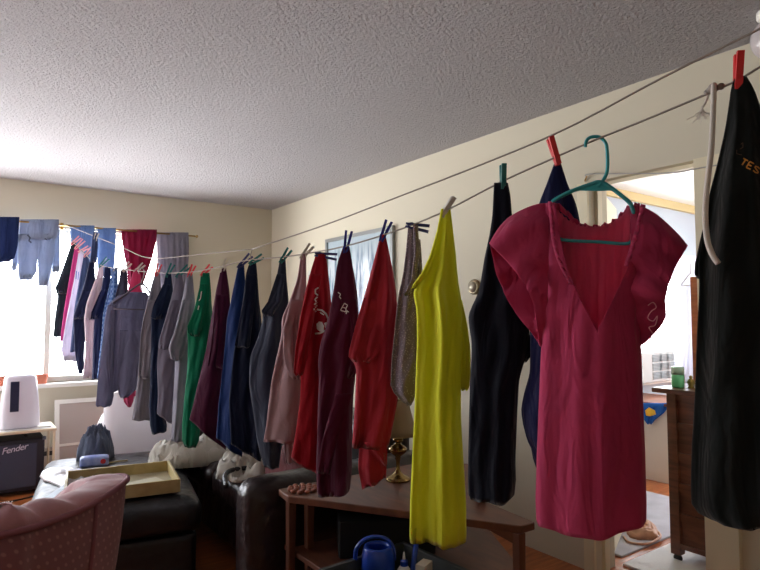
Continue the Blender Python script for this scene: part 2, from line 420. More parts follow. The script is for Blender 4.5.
tube(b, smoothpath(pA[:6], 4), .0028, 6); tube(b, smoothpath(pA[5:], 5), .0028, 6)
fin('cord', b, m_rope, lineA, smooth=True).location = -Vector(lineA.location)
b = bmesh.new(); tube(b, [pA[5], onplan(250.5, 255), onplan(251, 260.5)], .002, 6); fin('tie', b, m_rope, lineA).location = -Vector(lineA.location)
# dangling white cord
P = [CAM + (onplan(x, y) - CAM) * (1 - max(0, min(.075, (y - 95) * .0012))) + Vector((-.012, -.006, 0)) for x, y in ((713.5, 86),(713, 110),(711, 150),(707, 185),(705, 215),(707, 240),(712, 255),(718, 264))]
b = bmesh.new(); tube(b, smoothpath(P, 6), .0062, 9)
o = fin('cord', b, m_wrope, None, smooth=True); tag(o, 'thick white cord end dangling from the knot beside the black dress', 'cord')
# cable along the door head
P = [at(585, 180, x=XW-.012), at(586, 177, x=XW-.014), at(590, 174, x=XW-.02), at(640, 173.5, x=XW-.03), at(675, 172.5, x=XW-.03), at(700, 168, x=XW-.03), at(760, 158, x=XW-.02), at(800, 150, x=XW-.008)]
b = bmesh.new(); tube(b, smoothpath(P, 5), .0032, 6)
o = fin('cable', b, mat('grey_cable', (170, 166, 160), .6), None, smooth=True); tag(o, 'thin grey cable sagging along the head of the doorway', 'cable')
b = bmesh.new(); tube(b, [at(585,181,x=XW), at(585,180,x=XW-.014), at(587,176,x=XW-.018)], .004, 6); o = fin('hook', b, MC['brass']); tag(o, 'small metal hook holding the cable at the corner of the door casing', 'hook')

# ------------------------------------------------------------------ clothespins
PINC = {'red': (214, 30, 34), 'teal': (0, 112, 108), 'blue': (24, 30, 140), 'navy': (40, 42, 110), 'white': (205, 200, 190), 'pink': (226, 150, 150), 'coral': (232, 70, 80)}
def pin(px, py, tx, ty, colr, label, gap=.28, off=0.0, edge=False):
    m = mat('pin_' + colr, PINC[colr], .4, coat=.2)
    O = onplan(px, py); n = Vector((O.x, O.y, 0)).normalized(); e = Vector((n.y, -n.x, 0)); Z = Vector((0, 0, 1))
    r = ray(tx, ty); k = (O - CAM).dot(n) / r.dot(n); Tp = CAM + r * k
    ax = (Tp - O); L = max(.055, min(.085, ax.length)); ax.normalize(); sd = ax.cross(n).normalized(); nn = n
    if edge: sd, nn = (n * .95 + sd * .3).normalized(), (sd * .95 - n * .3).normalized()
    root = thing('clothespin', label, 'clothespin', O, group='clothespins on the clothesline')
    for s in (-1, 1):
        b = bmesh.new(); g = gap * .5 * s; W = .0075 if edge else .0062
        # prong: jaw end below the cord, tail flaring away; profile in (axis, side), thickness along n
        prof = [(-.022, .0015), (-.012, .0005), (-.002, .0045), (.006, .001), (.02, .002), (L, .004 + abs(g) * L * .35)]
        top = [(-.024, .0085), (-.012, .0095), (-.002, .0125), (.006, .011), (.02, .0125), (L, .0135 + abs(g) * L * .35)]
        loop = prof + top[::-1]
        A = [b.verts.new(ax*a + sd*(q*s) - nn*W + n*off) for a, q in loop]; C = [b.verts.new(ax*a + sd*(q*s) + nn*W + n*off) for a, q in loop]
        k = len(loop)
        b.faces.new(A); b.faces.new(C[::-1])
        for i in range(k): b.faces.new((A[i], A[(i+1) % k], C[(i+1) % k], C[i]))
        fin('prong', b, m, root)
    b = bmesh.new(); c = ax * .014
    tube(b, [c + n*(off) + (sd*math.cos(t)*.0085 + ax*math.sin(t)*.0075) + nn*(-.0045 + .009*t/18.8) for t in [i*.4 for i in range(48)]], .0012, 5)
    fin('spring', b, mat('steel_wire', (150, 150, 152), .35, 1), root)
    return root

# ------------------------------------------------------------------ garments, far end to near end
f = fabric
C = dict(
 slate=f('cloth_dark_slate', (38, 52, 62)), magenta=f('cloth_magenta', (186, 62, 128), .3), lav=f('cloth_lavender_white', (216, 210, 226), .35), denim=f('cloth_denim_blue', (72, 88, 132)),
 navy=f('cloth_navy', (28, 36, 72)), palepink=f('cloth_pale_pink_white', (222, 206, 214), .35), navy2=f('cloth_ink_navy', (24, 34, 78)), charcoal=f('cloth_charcoal', (52, 54, 74)),
 pink=f('cloth_rose_pink', (206, 78, 122), .35), cardigan=f('cloth_blue_grey', (134, 136, 168), .22), grey=f('cloth_stone_grey', (150, 146, 158), .2), navy3=f('cloth_deep_navy', (18, 34, 66)),
 grey2=f('cloth_mid_grey', (122, 118, 136), .15), heather=f('cloth_heather_grey', (160, 158, 174), .2), green=f('cloth_emerald', (0, 124, 88), .15), plum=f('cloth_plum', (82, 24, 58), .15),
 royal=f('cloth_royal_blue', (20, 52, 112), .12), navy4=f('cloth_midnight', (16, 26, 54)), slate2=f('cloth_slate_blue', (52, 58, 78)), blush=f('cloth_blush', (190, 156, 162), .2),
 red=f('cloth_scarlet', (176, 22, 40), .15), burg=f('cloth_burgundy', (92, 22, 52), .12), coral=f('cloth_cherry_red', (184, 44, 60), .15), yellow=f('cloth_acid_yellow', (236, 238, 60), .25, .96),
 bnavy=f('cloth_black_navy', (14, 18, 34), .03), navy5=f('cloth_ink_blue', (24, 30, 78), .05), fuch=f('cloth_raspberry', (214, 70, 116), .25), fuch_backlit=f('cloth_raspberry_backlit', (240, 116, 152), .5), black=f('cloth_black', (16, 20, 18), .0))  # dress back panel: same cloth in a lighter colour, painted as lit from behind
m_print = mat('white_print', (220, 212, 208), .6)
# plaid for one shirt
m = f('cloth_blue_plaid', (86, 118, 168), .2); Nn, Ll, Pp = nodes_of(m)
wv = Nn.new('ShaderNodeTexChecker'); wv.inputs['Scale'].default_value = 60; wv.inputs['Color1'].default_value = lin((64, 98, 160)); wv.inputs['Color2'].default_value = lin((130, 160, 205))
tcx = Nn.new('ShaderNodeTexCoord'); Ll.new(tcx.outputs['Object'], wv.inputs['Vector']); Ll.new(wv.outputs['Color'], Pp.inputs['Base Color']); C['plaid'] = m
# tiny dotted pattern for the grey sundress
m = f('cloth_dotted_grey', (128, 112, 122), .1); Nn, Ll, Pp = nodes_of(m)
vo = Nn.new('ShaderNodeTexVoronoi'); vo.inputs['Scale'].default_value = 130; rp = Nn.new('ShaderNodeValToRGB'); rp.color_ramp.elements[0].position = .22; rp.color_ramp.elements[1].position = .34
rp.color_ramp.elements[0].color = lin((170, 158, 164)); rp.color_ramp.elements[1].color = lin((124, 110, 118))
tcx = Nn.new('ShaderNodeTexCoord'); Ll.new(tcx.outputs['Object'], vo.inputs['Vector']); Ll.new(vo.outputs['Distance'], rp.inputs[0]); Ll.new(rp.outputs[0], Pp.inputs['Base Color']); C['dots'] = m

garment('shirt', 'dark slate shirt farthest along the line, against the bright window', 'shirt', 73, 243, [(242,72,76),(262,65,76),(288,55.5,75),(296,58,74),(315,55,71),(337,53,66)], C['slate'], .04, .012, parts=(('sleeve', [(268,65,74),(288,55,66),(294,57,67)], None, -.03, .02),))
garment('shirt', 'narrow magenta top pinned second from the window end', 'top', 77, 247, [(246,75,79),(280,69,78),(310,64,74),(341,60,70)], C['magenta'], .03, .01)
g = garment('shirt', 'white shirt with small blue print near the window', 'shirt', 81, 251, [(250,79,84),(280,74,87),(310,68,84),(350,61,82),(361,64,82)], C['lav'], .03, .012)
on_cloth(GARM[g['label']], 'printed_mark', [('line', [(76.5,271),(76,279)], .8), ('line', [(78.5,272),(78,280)], .7)], mat('blue_print', (40, 90, 170), .6))
garment('shirt', 'denim-blue shirt between the white shirt and the navy one', 'shirt', 86, 255, [(254,84,88),(280,79,91),(310,74,88),(352,70,82)], C['denim'], .03, .012)
garment('shirt', 'navy shirt with rounded hem, fifth from the window end', 'shirt', 92, 260, [(259,90,94),(285,84,96),(310,75,92),(320,73,87),(350,74.5,84.5),(368,77,84),(374,79,82)], C['navy'], .035, .014, parts=(('sleeve', [(290,83,93),(316,73.5,84),(319,74,84)], None, -.03, .02),))
garment('shirt', 'pale pinkish-white long shirt pinned by a teal peg', 'shirt', 101, 266, [(265,99,103.5),(285,94.5,103),(305,86.5,101),(318,84,96),(345,85.5,94),(378,83,94)], C['palepink'], .04, .015, parts=(('sleeve', [(278,96,103),(303,86.5,98),(317,84.5,95),(320,86,95)], None, -.035, .02),))
garment('shirt', 'ink-navy shirt right of the pinkish-white long shirt', 'shirt', 108, 268, [(267,105,110.5),(290,101,111),(312,95,109),(330,93.5,107),(360,92.5,104),(379,92,101)], C['navy2'], .04, .014, parts=(('sleeve', [(290,101,109),(312,91.5,102),(319,90.5,97.5)], None, -.035, .02),))
garment('shirt', 'blue plaid shirt half hidden behind the grey cardigan', 'shirt', 116, 269, [(268,113,118),(292,108,118),(313,103,115),(340,101,112),(378,97,106)], C['plaid'], .035, .012)
garment('shirt', 'charcoal top rising behind the shoulder of the grey cardigan', 'top', 124, 269, [(269,121,127),(285,118,128),(297,115,128),(330,112,126)], C['charcoal'], .035, .012)
garment('shirt', 'rose-pink garment hanging behind the grey cardigan', 'top', 137, 270, [(269,134,139.5),(285,129,142),(300,126,143),(340,121,143),(380,120,137),(402,124,133),(407,128,131)], C['pink'], .035, .016)
# print cloth on the upper cord
OA = onplan(95, 237)
garment('cloth', 'small blue printed cloth pegged to the upper cord at the window', 'cloth', 95, 238, [(232,93,97.5),(245,91,98),(262,89.5,97)], C['denim'], .02, .01, O=OA, group='things on the upper cord')

garment('shirt', 'thin stone-grey shirt overlapping the right side of the cardigan', 'shirt', 157, 273, [(272,155,160),(290,150,161),(320,143,161),(332,141,158),(345,140,156),(375,138,153),(400,135,152),(420,132,150)], C['grey'], .05, .02, parts=(('sleeve', [(300,148,158),(330,141.5,156),(375,138.5,149),(378,140,149)], None, -.045, .025),))
garment('shirt', 'deep navy shirt with its lowest edge rounded over the white chair', 'shirt', 168, 275, [(273,166,171),(290,162,173),(308,153,173),(316,151,172),(350,151,168),(380,150,162),(405,149,163),(425,150,167),(434,152,166.5,431)], C['navy3'], .05, .02, parts=(('sleeve', [(285,163,171),(306,153,168),(317,151,163),(319,153,162)], None, -.045, .02),))
garment('shirt', 'mid-grey shirt between the deep navy and the heather grey ones', 'shirt', 179, 276, [(274,176.5,182),(295,172,185),(320,165,185),(340,159,183),(365,157,180),(395,158,176),(413,157,172,424)], C['grey2'], .05, .02, parts=(('sleeve', [(300,172,182),(338,160,175),(349,158.5,171)], None, -.045, .025),))
garment('shirt', 'heather grey t-shirt pegged beside the emerald shirt', 'shirt', 190, 276, [(274,187,192.5),(300,182,195),(325,176,195),(345,174,194),(365,175,191),(400,173,189),(420,172,187),(441,171,184)], C['heather'], .05, .024, parts=(('sleeve', [(300,183,192),(330,175,190),(347,168.5,186),(358,171,183),(360,175,182)], None, -.05, .03),))
garment('shirt', 'emerald green t-shirt, the only green one on the line', 'shirt', 204, 274, [(273,201,209.5),(290,199,211),(310,194,212),(325,188,213),(332,187,212),(345,188,211),(370,187,207),(400,184,203),(425,182,201),(440,182,199),(447,185,196)], C['green'], .06, .026, parts=(('sleeve', [(285,200,208),(310,194.5,206),(326,187.5,203),(333,188,200),(336,192,199)], None, -.055, .02),))
on_cloth(GARM['emerald green t-shirt, the only green one on the line'], 'printed_mark', [('line', [(201.5,292),(200.5,299),(199,301)], .9), ('line', [(199,306),(198,310)], .9)], m_print)
garment('shirt', 'plum t-shirt right of the emerald one with slanting hem', 'shirt', 223, 270, [(268,221,226),(290,216,229.5),(320,211,231),(350,206,231),(385,197.5,230,390),(405,193,229,422),(419,189.5,226,450)], C['plum'], .06, .026, parts=(('sleeve', [(295,216,229),(340,212,229),(364,208,228),(367,210,228)], None, -.055, .02),))
garment('shirt', 'royal blue shirt partly behind the midnight navy one', 'shirt', 241, 265, [(264,238.5,244),(290,233,246),(320,227,247),(360,223.5,247),(400,219,245,408),(420,217.5,244,434),(437,216,242,457)], C['royal'], .06, .026)
garment('shirt', 'midnight navy t-shirt right of the royal blue shirt', 'shirt', 253, 263, [(262,250,256),(270,246.5,257),(300,243,259),(325,240,262),(350,234,264),(400,229,264,405),(425,230,263,435),(444,231,261,461)], C['navy4'], .06, .026, parts=(('sleeve', [(275,247,257),(300,243.5,255),(345,235,250),(347,237,249)], None, -.055, .025),))
garment('shirt', 'slate blue shirt with an arrow-shaped notch, beside the blush one', 'shirt', 283, 260, [(259,280,285.5),(285,275,287),(303,268,289),(311,262,289),(320,263,289),(340,257,288),(357,250,288),(385,249,288),(410,253,287),(440,257,283),(455,260.5,280.5),(466,264,279,468)], C['slate2'], .06, .026, parts=(('sleeve', [(275,277,285),(302,268,282),(311,262,275),(316,264,274)], None, -.055, .02),))
garment('shirt', 'blush pink blouse between the slate blue and scarlet shirts', 'blouse', 304, 255, [(254,301,306),(280,297,306.5),(300,290,306),(318,281.5,305),(335,281.5,305),(350,278,305),(378,272,303),(400,269,303),(430,265.5,300),(441,263.5,298)], C['blush'], .06, .03, parts=(('sleeve', [(300,291,304),(330,283,302),(360,284,304),(374,290,304),(378,294,303)], None, -.06, .03), ('underlayer', [(400,280,298),(441,283,296),(460,285,293),(464,286,291)], None, .01, .03)))
garment('shirt', 'scarlet t-shirt with white bird and lettering print', 'shirt', 320, 256, [(254,316,326),(270,311,328),(300,303,331),(330,300,334),(370,301,335),(400,300,335),(430,296,332,440),(458,291,325,477)], C['red'], .065, .028, parts=(('sleeve', [(275,311,322),(310,302,316),(350,295.5,308),(371,294.5,304),(374,296,303)], None, -.06, .02),))
G = GARM['scarlet t-shirt with white bird and lettering print']
on_cloth(G, 'bird_print', [('line', [(318.5,288.5),(315.5,290.5),(315.5,294),(318,296)], 1.3), ('line', [(317.5,297.5),(315,300),(317,303),(314.5,305)], 1.3), ('line', [(317,305),(315.5,308)], 1.2),
    ('line', [(314,309),(316,312)], 1.3), ('line', [(317,309.5),(322,310.5),(326,314),(328,319),(327.5,325)], 1.7), ('line', [(320,312.5),(324,315)], 1.0),
    ('poly', [(316.5,324),(319,321.5),(322,322),(324,326),(323.5,331),(320,331.5),(317,329)], 0), ('poly', [(324,323),(326.5,322),(327.5,326),(325.5,329)], 0),
    ('line', [(315,333.5),(320,333),(325,330.5),(327,327)], 1.6)], m_print, 'white bird and lettering print')
garment('shirt', 'burgundy t-shirt with white letter B, in front of the scarlet one', 'shirt', 346, 249, [(247,343,349.5),(262,337.5,352),(290,333.5,357),(320,328,359),(345,320,357),(360,318,357),(380,319,355),(400,318,353),(440,317,352),(470,316,352),(488,317,350),(492,317.5,349,490),(497,318.5,345,491)], C['burg'], .07, .03, parts=(('sleeve', [(300,341,356),(330,345,358.5),(352,346,361),(370,344,358),(377,342,353)], None, -.035, .03), ('folded_front', [(392,336,352),(415,329,345),(440,322,337),(470,318,330)], None, -.055, .015)))
G = GARM['burgundy t-shirt with white letter B, in front of the scarlet one']
on_cloth(G, 'letter_print', [('line', [(344.5,303.5),(340.5,310.5)], .9), ('line', [(344.5,303.5),(347.5,305.5),(346,308.5),(342.8,307.4)], .9), ('line', [(346,308.5),(345.8,312),(340.8,310.5)], .9),
    ('line', [(347.2,310.5),(346,314)], .8), ('line', [(346.5,311.5),(348.8,312)], .8), ('line', [(338,292.5),(340.5,294.5),(339.5,297),(341,299)], .9)], m_print, 'white letter print')
garment('shirt', 'cherry red t-shirt with folded hem, left of the grey dotted dress', 'shirt', 383, 237, [(235,380.5,385.5),(260,374,391),(290,366,396),(320,357.5,398),(350,349.5,399),(356,349,399),(361,353,399),(366,356.5,399),(400,355,398),(420,354,394),(440,352.5,390),(447,352,388.5)], C['coral'], .075, .032, parts=(('sleeve', [(298,364,382),(325,356,386),(350,349.5,384),(357,349,379),(362,353,370)], None, -.03, .02), ('lower_layer', [(430,358,388),(450,359,387.5),(470,358,386.5),(490,362,386,478)], None, .01, .03), ('hanging_corner', [(440,364,386),(449,371,387),(458,379,387),(463,384,387)], None, -.04, .01)))
garment('dress', 'grey dotted sundress with thin straps beside the yellow shirt', 'dress', 412, 229, [(227,408,418),(250,406,419),(275,403,419.5),(290,399.5,420),(300,397.5,420),(330,394.5,420),(360,391.5,419),(385,390.5,417),(393,394,416),(400,401,414),(405,407,411.5)], C['dots'], .045, .022, parts=(('strap', [(227,413,418),(255,414,419.5),(280,411,416),(296,404,410)], None, -.04, .008), ('strap', [(240,417,420.5),(270,419,422.5),(300,418,422)], None, -.01, .006)))
YR = [(209,441,450.5),(220,439,452),(230,437,453),(255,430,456),(275,424,457.5),(283,419,458.5),(288,412,459.5),(293,413,460.5),(310,416.5,462.5),(340,417,464),(380,415.5,461),(420,414,461),(460,412,463.5),(500,410,466),(535,409.5,466.5),(541,410,466)]
garment('shirt', 'acid yellow long t-shirt, the brightest garment on the line', 'shirt', 445, 212, YR, C['yellow'], .07, .036, waves=1.7, parts=(('sleeve', [(300,452,462),(325,456,467.5),(350,459,470.5),(372,460,470.5),(386,459.5,469.5),(390,462,468)], None, .0, .035), ('neckband', [(211,441,443.5),(235,436.5,439.5),(258,429.5,433.5),(275,421,426.5),(284,413.5,421),(289,411.5,417)], None, -.03, .008)))
garment('shirt', 'black-navy long shirt in front of the round thermostat', 'shirt', 503, 184, [(183,494,508),(190,493.5,510),(215,492.5,512),(235,489.5,514),(255,485,517),(280,481,521),(300,476,524),(312,468,526),(322,468.5,528),(345,472,529),(380,470,519),(420,469,517),(460,468,515.5),(480,468,516),(494,468.5,514.5),(498,470,508.5,500)], C['bnavy'], .075, .034, parts=(('sleeve', [(290,512,524),(320,514,528),(345,516,531),(354,517,532),(362,522,526)], None, .0, .04),))
garment('shirt', 'ink-blue shirt hanging behind the raspberry dress', 'shirt', 556, 160, [(158,554,561),(180,546,568),(200,538,577),(225,532,582),(260,527,584),(340,529,578),(375,529,572),(395,523,570),(418,518.5,567),(428,523,566),(440,524,565),(452,530,562),(462,532,560),(471,535,556)], C['navy5'], .07, .03, shift=.06)
BR = [(77,735,747),(84,731,752),(100,729.5,759),(130,725,766),(165,717,774),(200,708,781),(240,702,788),(265,698,793),(285,699.5,796),(330,697,799),(400,694.5,801),(450,691.5,804),(490,690.5,806),(503,691.5,806),(512,698,803),(519,710,798),(522,726,788)]
garment('dress', 'black long shirt dress with TES lettering, nearest on the line', 'dress', 738, 81, BR, C['black'], .075, .03, parts=(('sleeve', [(200,708,722),(240,699,716),(262,694,712),(273,693.5,710),(277,697,708)], None, .03, .04),))
G = GARM['black long shirt dress with TES lettering, nearest on the line']
m_or = mat('orange_lettering', (206, 140, 48), .6); m_dk = mat('faded_lettering', (84, 60, 40), .7)
def glyph(ch, ox, oy, s, rot):
    S = {'T': [[(0,0),(1,0)], [(.5,0),(.5,1.3)]], 'E': [[(0,0),(0,1.3)], [(0,0),(.9,0)], [(0,.65),(.75,.65)], [(0,1.3),(.9,1.3)]],
         'S': [[(.9,.15),(.55,0),(.1,.15),(.05,.45),(.45,.65),(.85,.85),(.85,1.15),(.45,1.3),(0,1.15)]], 'I': [[(.5,0),(.5,1.3)]], 'A': [[(0,1.3),(.5,0),(1,1.3)], [(.25,.85),(.75,.85)]]}[ch]
    c, q = math.cos(rot), math.sin(rot)
    return [('line', [(ox + s*(x*c - y*q), oy + s*(x*q + y*c)) for x, y in st], s * .27) for st in S]
on_cloth(G, 'lettering', glyph('T', 743.5, 162.5, 5.2, .55) + glyph('E', 749.6, 166.2, 5.2, .5) + glyph('S', 755.4, 169.6, 5.4, .4), m_or, 'orange letters TES')
on_cloth(G, 'faded_mark', [('line', [(741,148),(743,146),(743,151),(740,153)], .7), ('line', [(737,154),(737,158),(742,159)], .7)], m_dk, 'faded brown mark')

# pins (image point on the cord, image point of the tail)
for a in [(73,243,80,237,'pink','pale pink clothespin holding the dark slate shirt'), (77,247,84,240,'pink','pale pink clothespin on the narrow magenta top'),
          (81,251,89,247,'pink','pale pink clothespin on the white blue-printed shirt'), (86,255,92,248,'pink','pale clothespin on the denim-blue shirt'),
          (95,240,97,234,'white','white clothespin on the small blue cloth of the upper cord'), (101,265,108,258,'teal','teal clothespin on the pinkish-white long shirt'),
          (116,269,121,263,'white','white clothespin on the blue plaid shirt'), (125,269,130,263,'white','white clothespin on the charcoal top'),
          (137,270,144,264,'white','white clothespin on the rose-pink garment'), (157,273,160,264,'coral','coral clothespin on the thin stone-grey shirt'),
          (168,274,173,264,'teal','teal clothespin on the deep navy shirt'), (179,275,189,266,'teal','teal clothespin on the mid-grey shirt'),
          (190,274,194,265,'coral','coral clothespin on the heather grey t-shirt'), (204,273,211,266,'coral','coral clothespin on the emerald t-shirt'),
          (223,269,228,259,'white','whitish clothespin on the plum t-shirt'), (241,265,251,255,'navy','navy clothespin on the royal blue shirt'),
          (253,262,263,256,'teal','teal clothespin on the midnight navy t-shirt'), (283,259,290,249,'teal','teal clothespin on the slate blue shirt'),
          (304,255,311,246,'white','whitish clothespin on the blush blouse'), (320,255,337,257,'navy','navy clothespin lying flat on the scarlet t-shirt'),
          (346,248,349,231,'blue','blue clothespin on the burgundy t-shirt'), (383,236,389,221,'blue','blue clothespin on the cherry red t-shirt'),
          (412,226,429,229,'navy','navy clothespin lying flat on the dotted sundress'), (445,211,450,203,'white','clear white clothespin on the yellow t-shirt'),
          (503,182,503,172,'teal','teal clothespin on the black-navy long shirt'), (556,157,550,138,'red','red clothespin on the ink-blue shirt'),
          (738,80,739,53,'red','red clothespin on the black dress')]:
    pin(*a[:5], a[5], gap=.22, edge=a[2:4] in ((739,53),(503,172),(550,138),(450,203)))

# ------------------------------------------------------------------ grey cardigan on its hanger
OC = onplan(142, 290)
garment('cardigan', 'blue-grey cardigan spread on a hanger from the line', 'cardigan', 142, 290,
        [(292,131,146),(296,118,149),(300,111,151),(308,107,152),(320,104.5,152),(350,102,152),(370,101,151),(396,99,149,380)], C['cardigan'], .06, .016, O=OC, group='clothes on hangers',
        parts=(('sleeve', [(305,108,116),(340,103,115),(370,99,114),(395,97,114),(404,96,112),(406,98,110)], None, -.03, .03), ('front_panel', [(330,120,147),(370,117,148),(385,117,140),(393,119,132),(397,121,127)], None, -.045, .012)))
m_hg = mat('grey_plastic', (96, 88, 100), .5)
hg = thing('hanger', 'dark grey hanger inside the blue-grey cardigan', 'hanger', OC, group='hangers on the line')
nC = Vector((OC.x, OC.y, 0)).normalized(); 
def planeP(O, x, y, off=0):
    n = Vector((O.x, O.y, 0)).normalized(); r = ray(x, y); return CAM + r * ((O - CAM).dot(n) / r.dot(n)) + n * off
b = bmesh.new(); tube(b, smoothpath([planeP(OC, *p) - OC for p in ((139,274),(138.5,270.5),(141,268),(144,270.5),(143.5,277),(141,283),(141,290))], 5), .003, 7); fin('hook', b, mat('steel_wire', (150,150,152), .35, 1), hg, smooth=True)
b = bmesh.new(); tube(b, smoothpath([planeP(OC, *p, -.02) - OC for p in ((113,303),(125,295),(134,288),(141,284),(146,287),(152,297))], 4), .006, 8); fin('hanger_arm', b, m_hg, hg, smooth=True)
b = bmesh.new(); tube(b, [planeP(OC, *p, -.068) - OC for p in ((114,309),(144,310))], .004, 8); fin('crossbar', b, m_hg, hg, smooth=True)

# ------------------------------------------------------------------ teal hanger + raspberry dress
OH = onplan(597, 139)
m_teal = mat('teal_plastic', (48, 164, 172), .35, coat=.3)
hg = thing('hanger', 'teal plastic hanger hooked over the cord', 'hanger', OH, group='hangers on the line')
hp = lambda x, y, off=0: planeP(OH, x, y, off) - OH
b = bmesh.new(); tube(b, smoothpath([hp(*p) for p in ((585.5,147),(586,142),(589,138),(595,136.5),(601,138),(606,144),(607.5,155),(607.5,168),(606,175),(602,182),(598,187))], 5), [.0042] * 4 + [.0048] * 47, 10); fin('hook', b, m_teal, hg, smooth=True)
b = bmesh.new(); tube(b, smoothpath([hp(*p) for p in ((552,203),(556,199),(572,191),(590,184.5),(600,182),(610,187),(622,196),(630,203),(633,211),(634,216))], 5), .0058, 10); fin('hanger_arm', b, m_teal, hg, smooth=True)
b = bmesh.new()
q = [hp(*p) for p in ((565,194.5),(600,182.5),(614,190.5),(598,191),(580,190.6))]
nH = Vector((OH.x, OH.y, 0)).normalized()
A_ = [b.verts.new(p - nH*.002) for p in q]; B_ = [b.verts.new(p + nH*.002) for p in q]; b.faces.new(A_); b.faces.new(B_[::-1])
for i in range(5): b.faces.new((A_[i], A_[(i+1)%5], B_[(i+1)%5], B_[i]))
fin('neck_web', b, m_teal, hg)
b = bmesh.new(); tube(b, smoothpath([hp(*p) for p in ((552,203),(549,212),(551,226),(558,237),(566,240.3),(600,242),(625,243.8),(632,240),(636,228),(634,216))], 5), .0046, 10); fin('crossbar', b, m_teal, hg, smooth=True)

def interp(tab, y):
    if y <= tab[0][0]: return tab[0][1]
    for (a, va), (c, vc) in zip(tab, tab[1:]):
        if y <= c: return va + (vc - va) * (y - a) / (c - a)
    return tab[-1][1]
def raspberry():
    n = nH; e = Vector((n.y, -n.x, 0)); R = random.Random(5)
    root = thing('dress', 'raspberry pink dress with ruffled neckline on the teal hanger', 'dress', OH, group='clothes on hangers')
    XL_ = [(204,546),(215,546),(250,548),(300,545),(340,541.5),(400,539),(450,537),(500,535.5),(520,536.5),(530,540)]
    XR_ = [(204,640),(215,641),(250,638),(300,638),(340,641),(400,643),(450,645),(500,646.5),(520,646.5),(530,645)]
    ys = [203.5 + i * 4.6 for i in range(71)]; NC = 84
    def hem(u): return 3.5 * math.sin(3.1 * u + 1.5) - 2 * u - (2.0 if u > .93 else 0) + 1.2 * math.sin(9 * u)
    def fold(u, v, s):
        a = min(1, .25 + v * 1.3)
        fr = ((1.7, 1.1, .9), (3.9, 2.4, .7), (6.3, .4, .35), (11, 4, .1)) if s < 0 else ((3.1, .3, .5), (6.3, 1.4, .5), (17, 2.4, .35), (27, .6, .3))
        g = 0
        for k, p, am in fr: g += am * (1 - 2 * abs(math.sin(.5 * (k * u * 1.4 + p + v * (p - 1.2)))) ** 1.2)
        return g * .0105 * a * (1 - abs(u) ** 6)
    def V(y): # neckline edges in pixels (left,right) or None
        if y > 329: return None
        t = (y - 203) / 126
        return interp([(203,555),(215,557),(240,561),(270,568),(300,581),(329,597)], y), interp([(203,638),(215,637),(240,633),(270,627),(300,613),(329,598)], y)
    # back panel
    bm = bmesh.new(); g = []
    for i, y in enumerate(ys):
        yy0 = y if i else None; row = []
        for j in range(NC + 1):
            u = -1 + 2 * j / NC; v = i / 70
            neck = 21 * max(0, 1 - (abs(u + .03) / .80) ** 2.6) + 1.0 * math.sin(j * 1.7)
            top = 204 + neck; yy = top + (y - ys[0]) * (ys[-1] + hem(u) - 4 - top) / (ys[-1] - ys[0])
            x = interp(XL_, yy) * (1 - u) / 2 + interp(XR_, yy) * (1 + u) / 2
            T_ = min(.065, .02 + v * .12) * math.sqrt(max(0, 1 - u * u))
            row.append(bm.verts.new(planeP(OH, x, yy, T_ + fold(u, v, 1) + .006) - OH))
        g.append(row)
    for i in range(70):
        for j in range(NC): bm.faces.new((g[i][j], g[i][j+1], g[i+1][j+1], g[i+1][j]))
    o = fin('back_panel', bm, C['fuch_backlit'], root, smooth=True); so = o.modifiers.new('s', 'SOLIDIFY'); so.thickness = .0015
    # front panel, open V
    bm = bmesh.new(); g = []; op = []; H2 = NC // 2
    for i, y in enumerate(ys):
        vv = V(y); row = []; v = i / 70
        for j in range(NC + 2):
            left = j <= H2; jj = j if left else j - 1
            u = -1 + 2 * jj / NC; yy = y + (hem(u)) * v ** 6
            xl, xr = interp(XL_, yy), interp(XR_, yy); mid = interp([(329,597.5),(540,592)], y)
            a, c = (vv if vv else (mid, mid))
            x = xl + (a - xl) * (u + 1) if left else c + (xr - c) * u
            un = (x - (xl + xr) / 2) / ((xr - xl) / 2)
            T_ = -min(.075, .022 + v * .16) * math.sqrt(max(0, 1 - min(1, un * un)))
            z = T_ + fold(un, v, -1) - .004
            if vv: z *= 1
            row.append(bm.verts.new(planeP(OH, x, yy, z) - OH))
        g.append(row); op.append(bool(vv))
    for i in range(70):
        for j in range(NC + 1):
            if j == H2 and op[i]: continue
            if j == H2: continue
            bm.faces.new((g[i][j], g[i][j+1], g[i+1][j+1], g[i+1][j]))
    bmesh.ops.remove_doubles(bm, verts=bm.verts, dist=.0004)
    o = fin('front_panel', bm, C['fuch'], root, smooth=True); so = o.modifiers.new('s', 'SOLIDIFY'); so.thickness = .0015
    # ruffles along the neckline edges
    for pts, nm in (([(549,204),(551,222),(553,240),(557,258),(563,272),(570,285)], -.05), ([(640,207),(636,222),(632,238),(628,252),(623,268)], -.05)):
        bm = bmesh.new(); P_ = smoothpath([Vector((x, y, 0)) for x, y in pts], 10); a = []; c = []
        for k, p in enumerate(P_):
            wv_ = math.sin(k * 1.15); t = k / len(P_)
            a.append(bm.verts.new(planeP(OH, p.x, p.y, -.035 - .035 * min(1, t * 3)) - OH)); c.append(bm.verts.new(planeP(OH, p.x + 3.5 + 1.0 * wv_, p.y + 1.2, -.048 - .035 * min(1, t * 3) + .008 * wv_) - OH))
        for k in range(len(P_) - 1): bm.faces.new((a[k], a[k+1], c[k+1], c[k]))
        o = fin('ruffle', bm, C['fuch'], root, smooth=True); so = o.modifiers.new('s', 'SOLIDIFY'); so.thickness = .0025
    # gathered collar edge around the back of the neck
    bm = bmesh.new(); a = []; c = []
    P_ = smoothpath([Vector((x, y, 0)) for x, y in ((553,203),(563,208),(572,216),(580,222),(590,224.5),(600,224),(610,221),(618,216),(625,209),(634,205),(641,206))], 12)
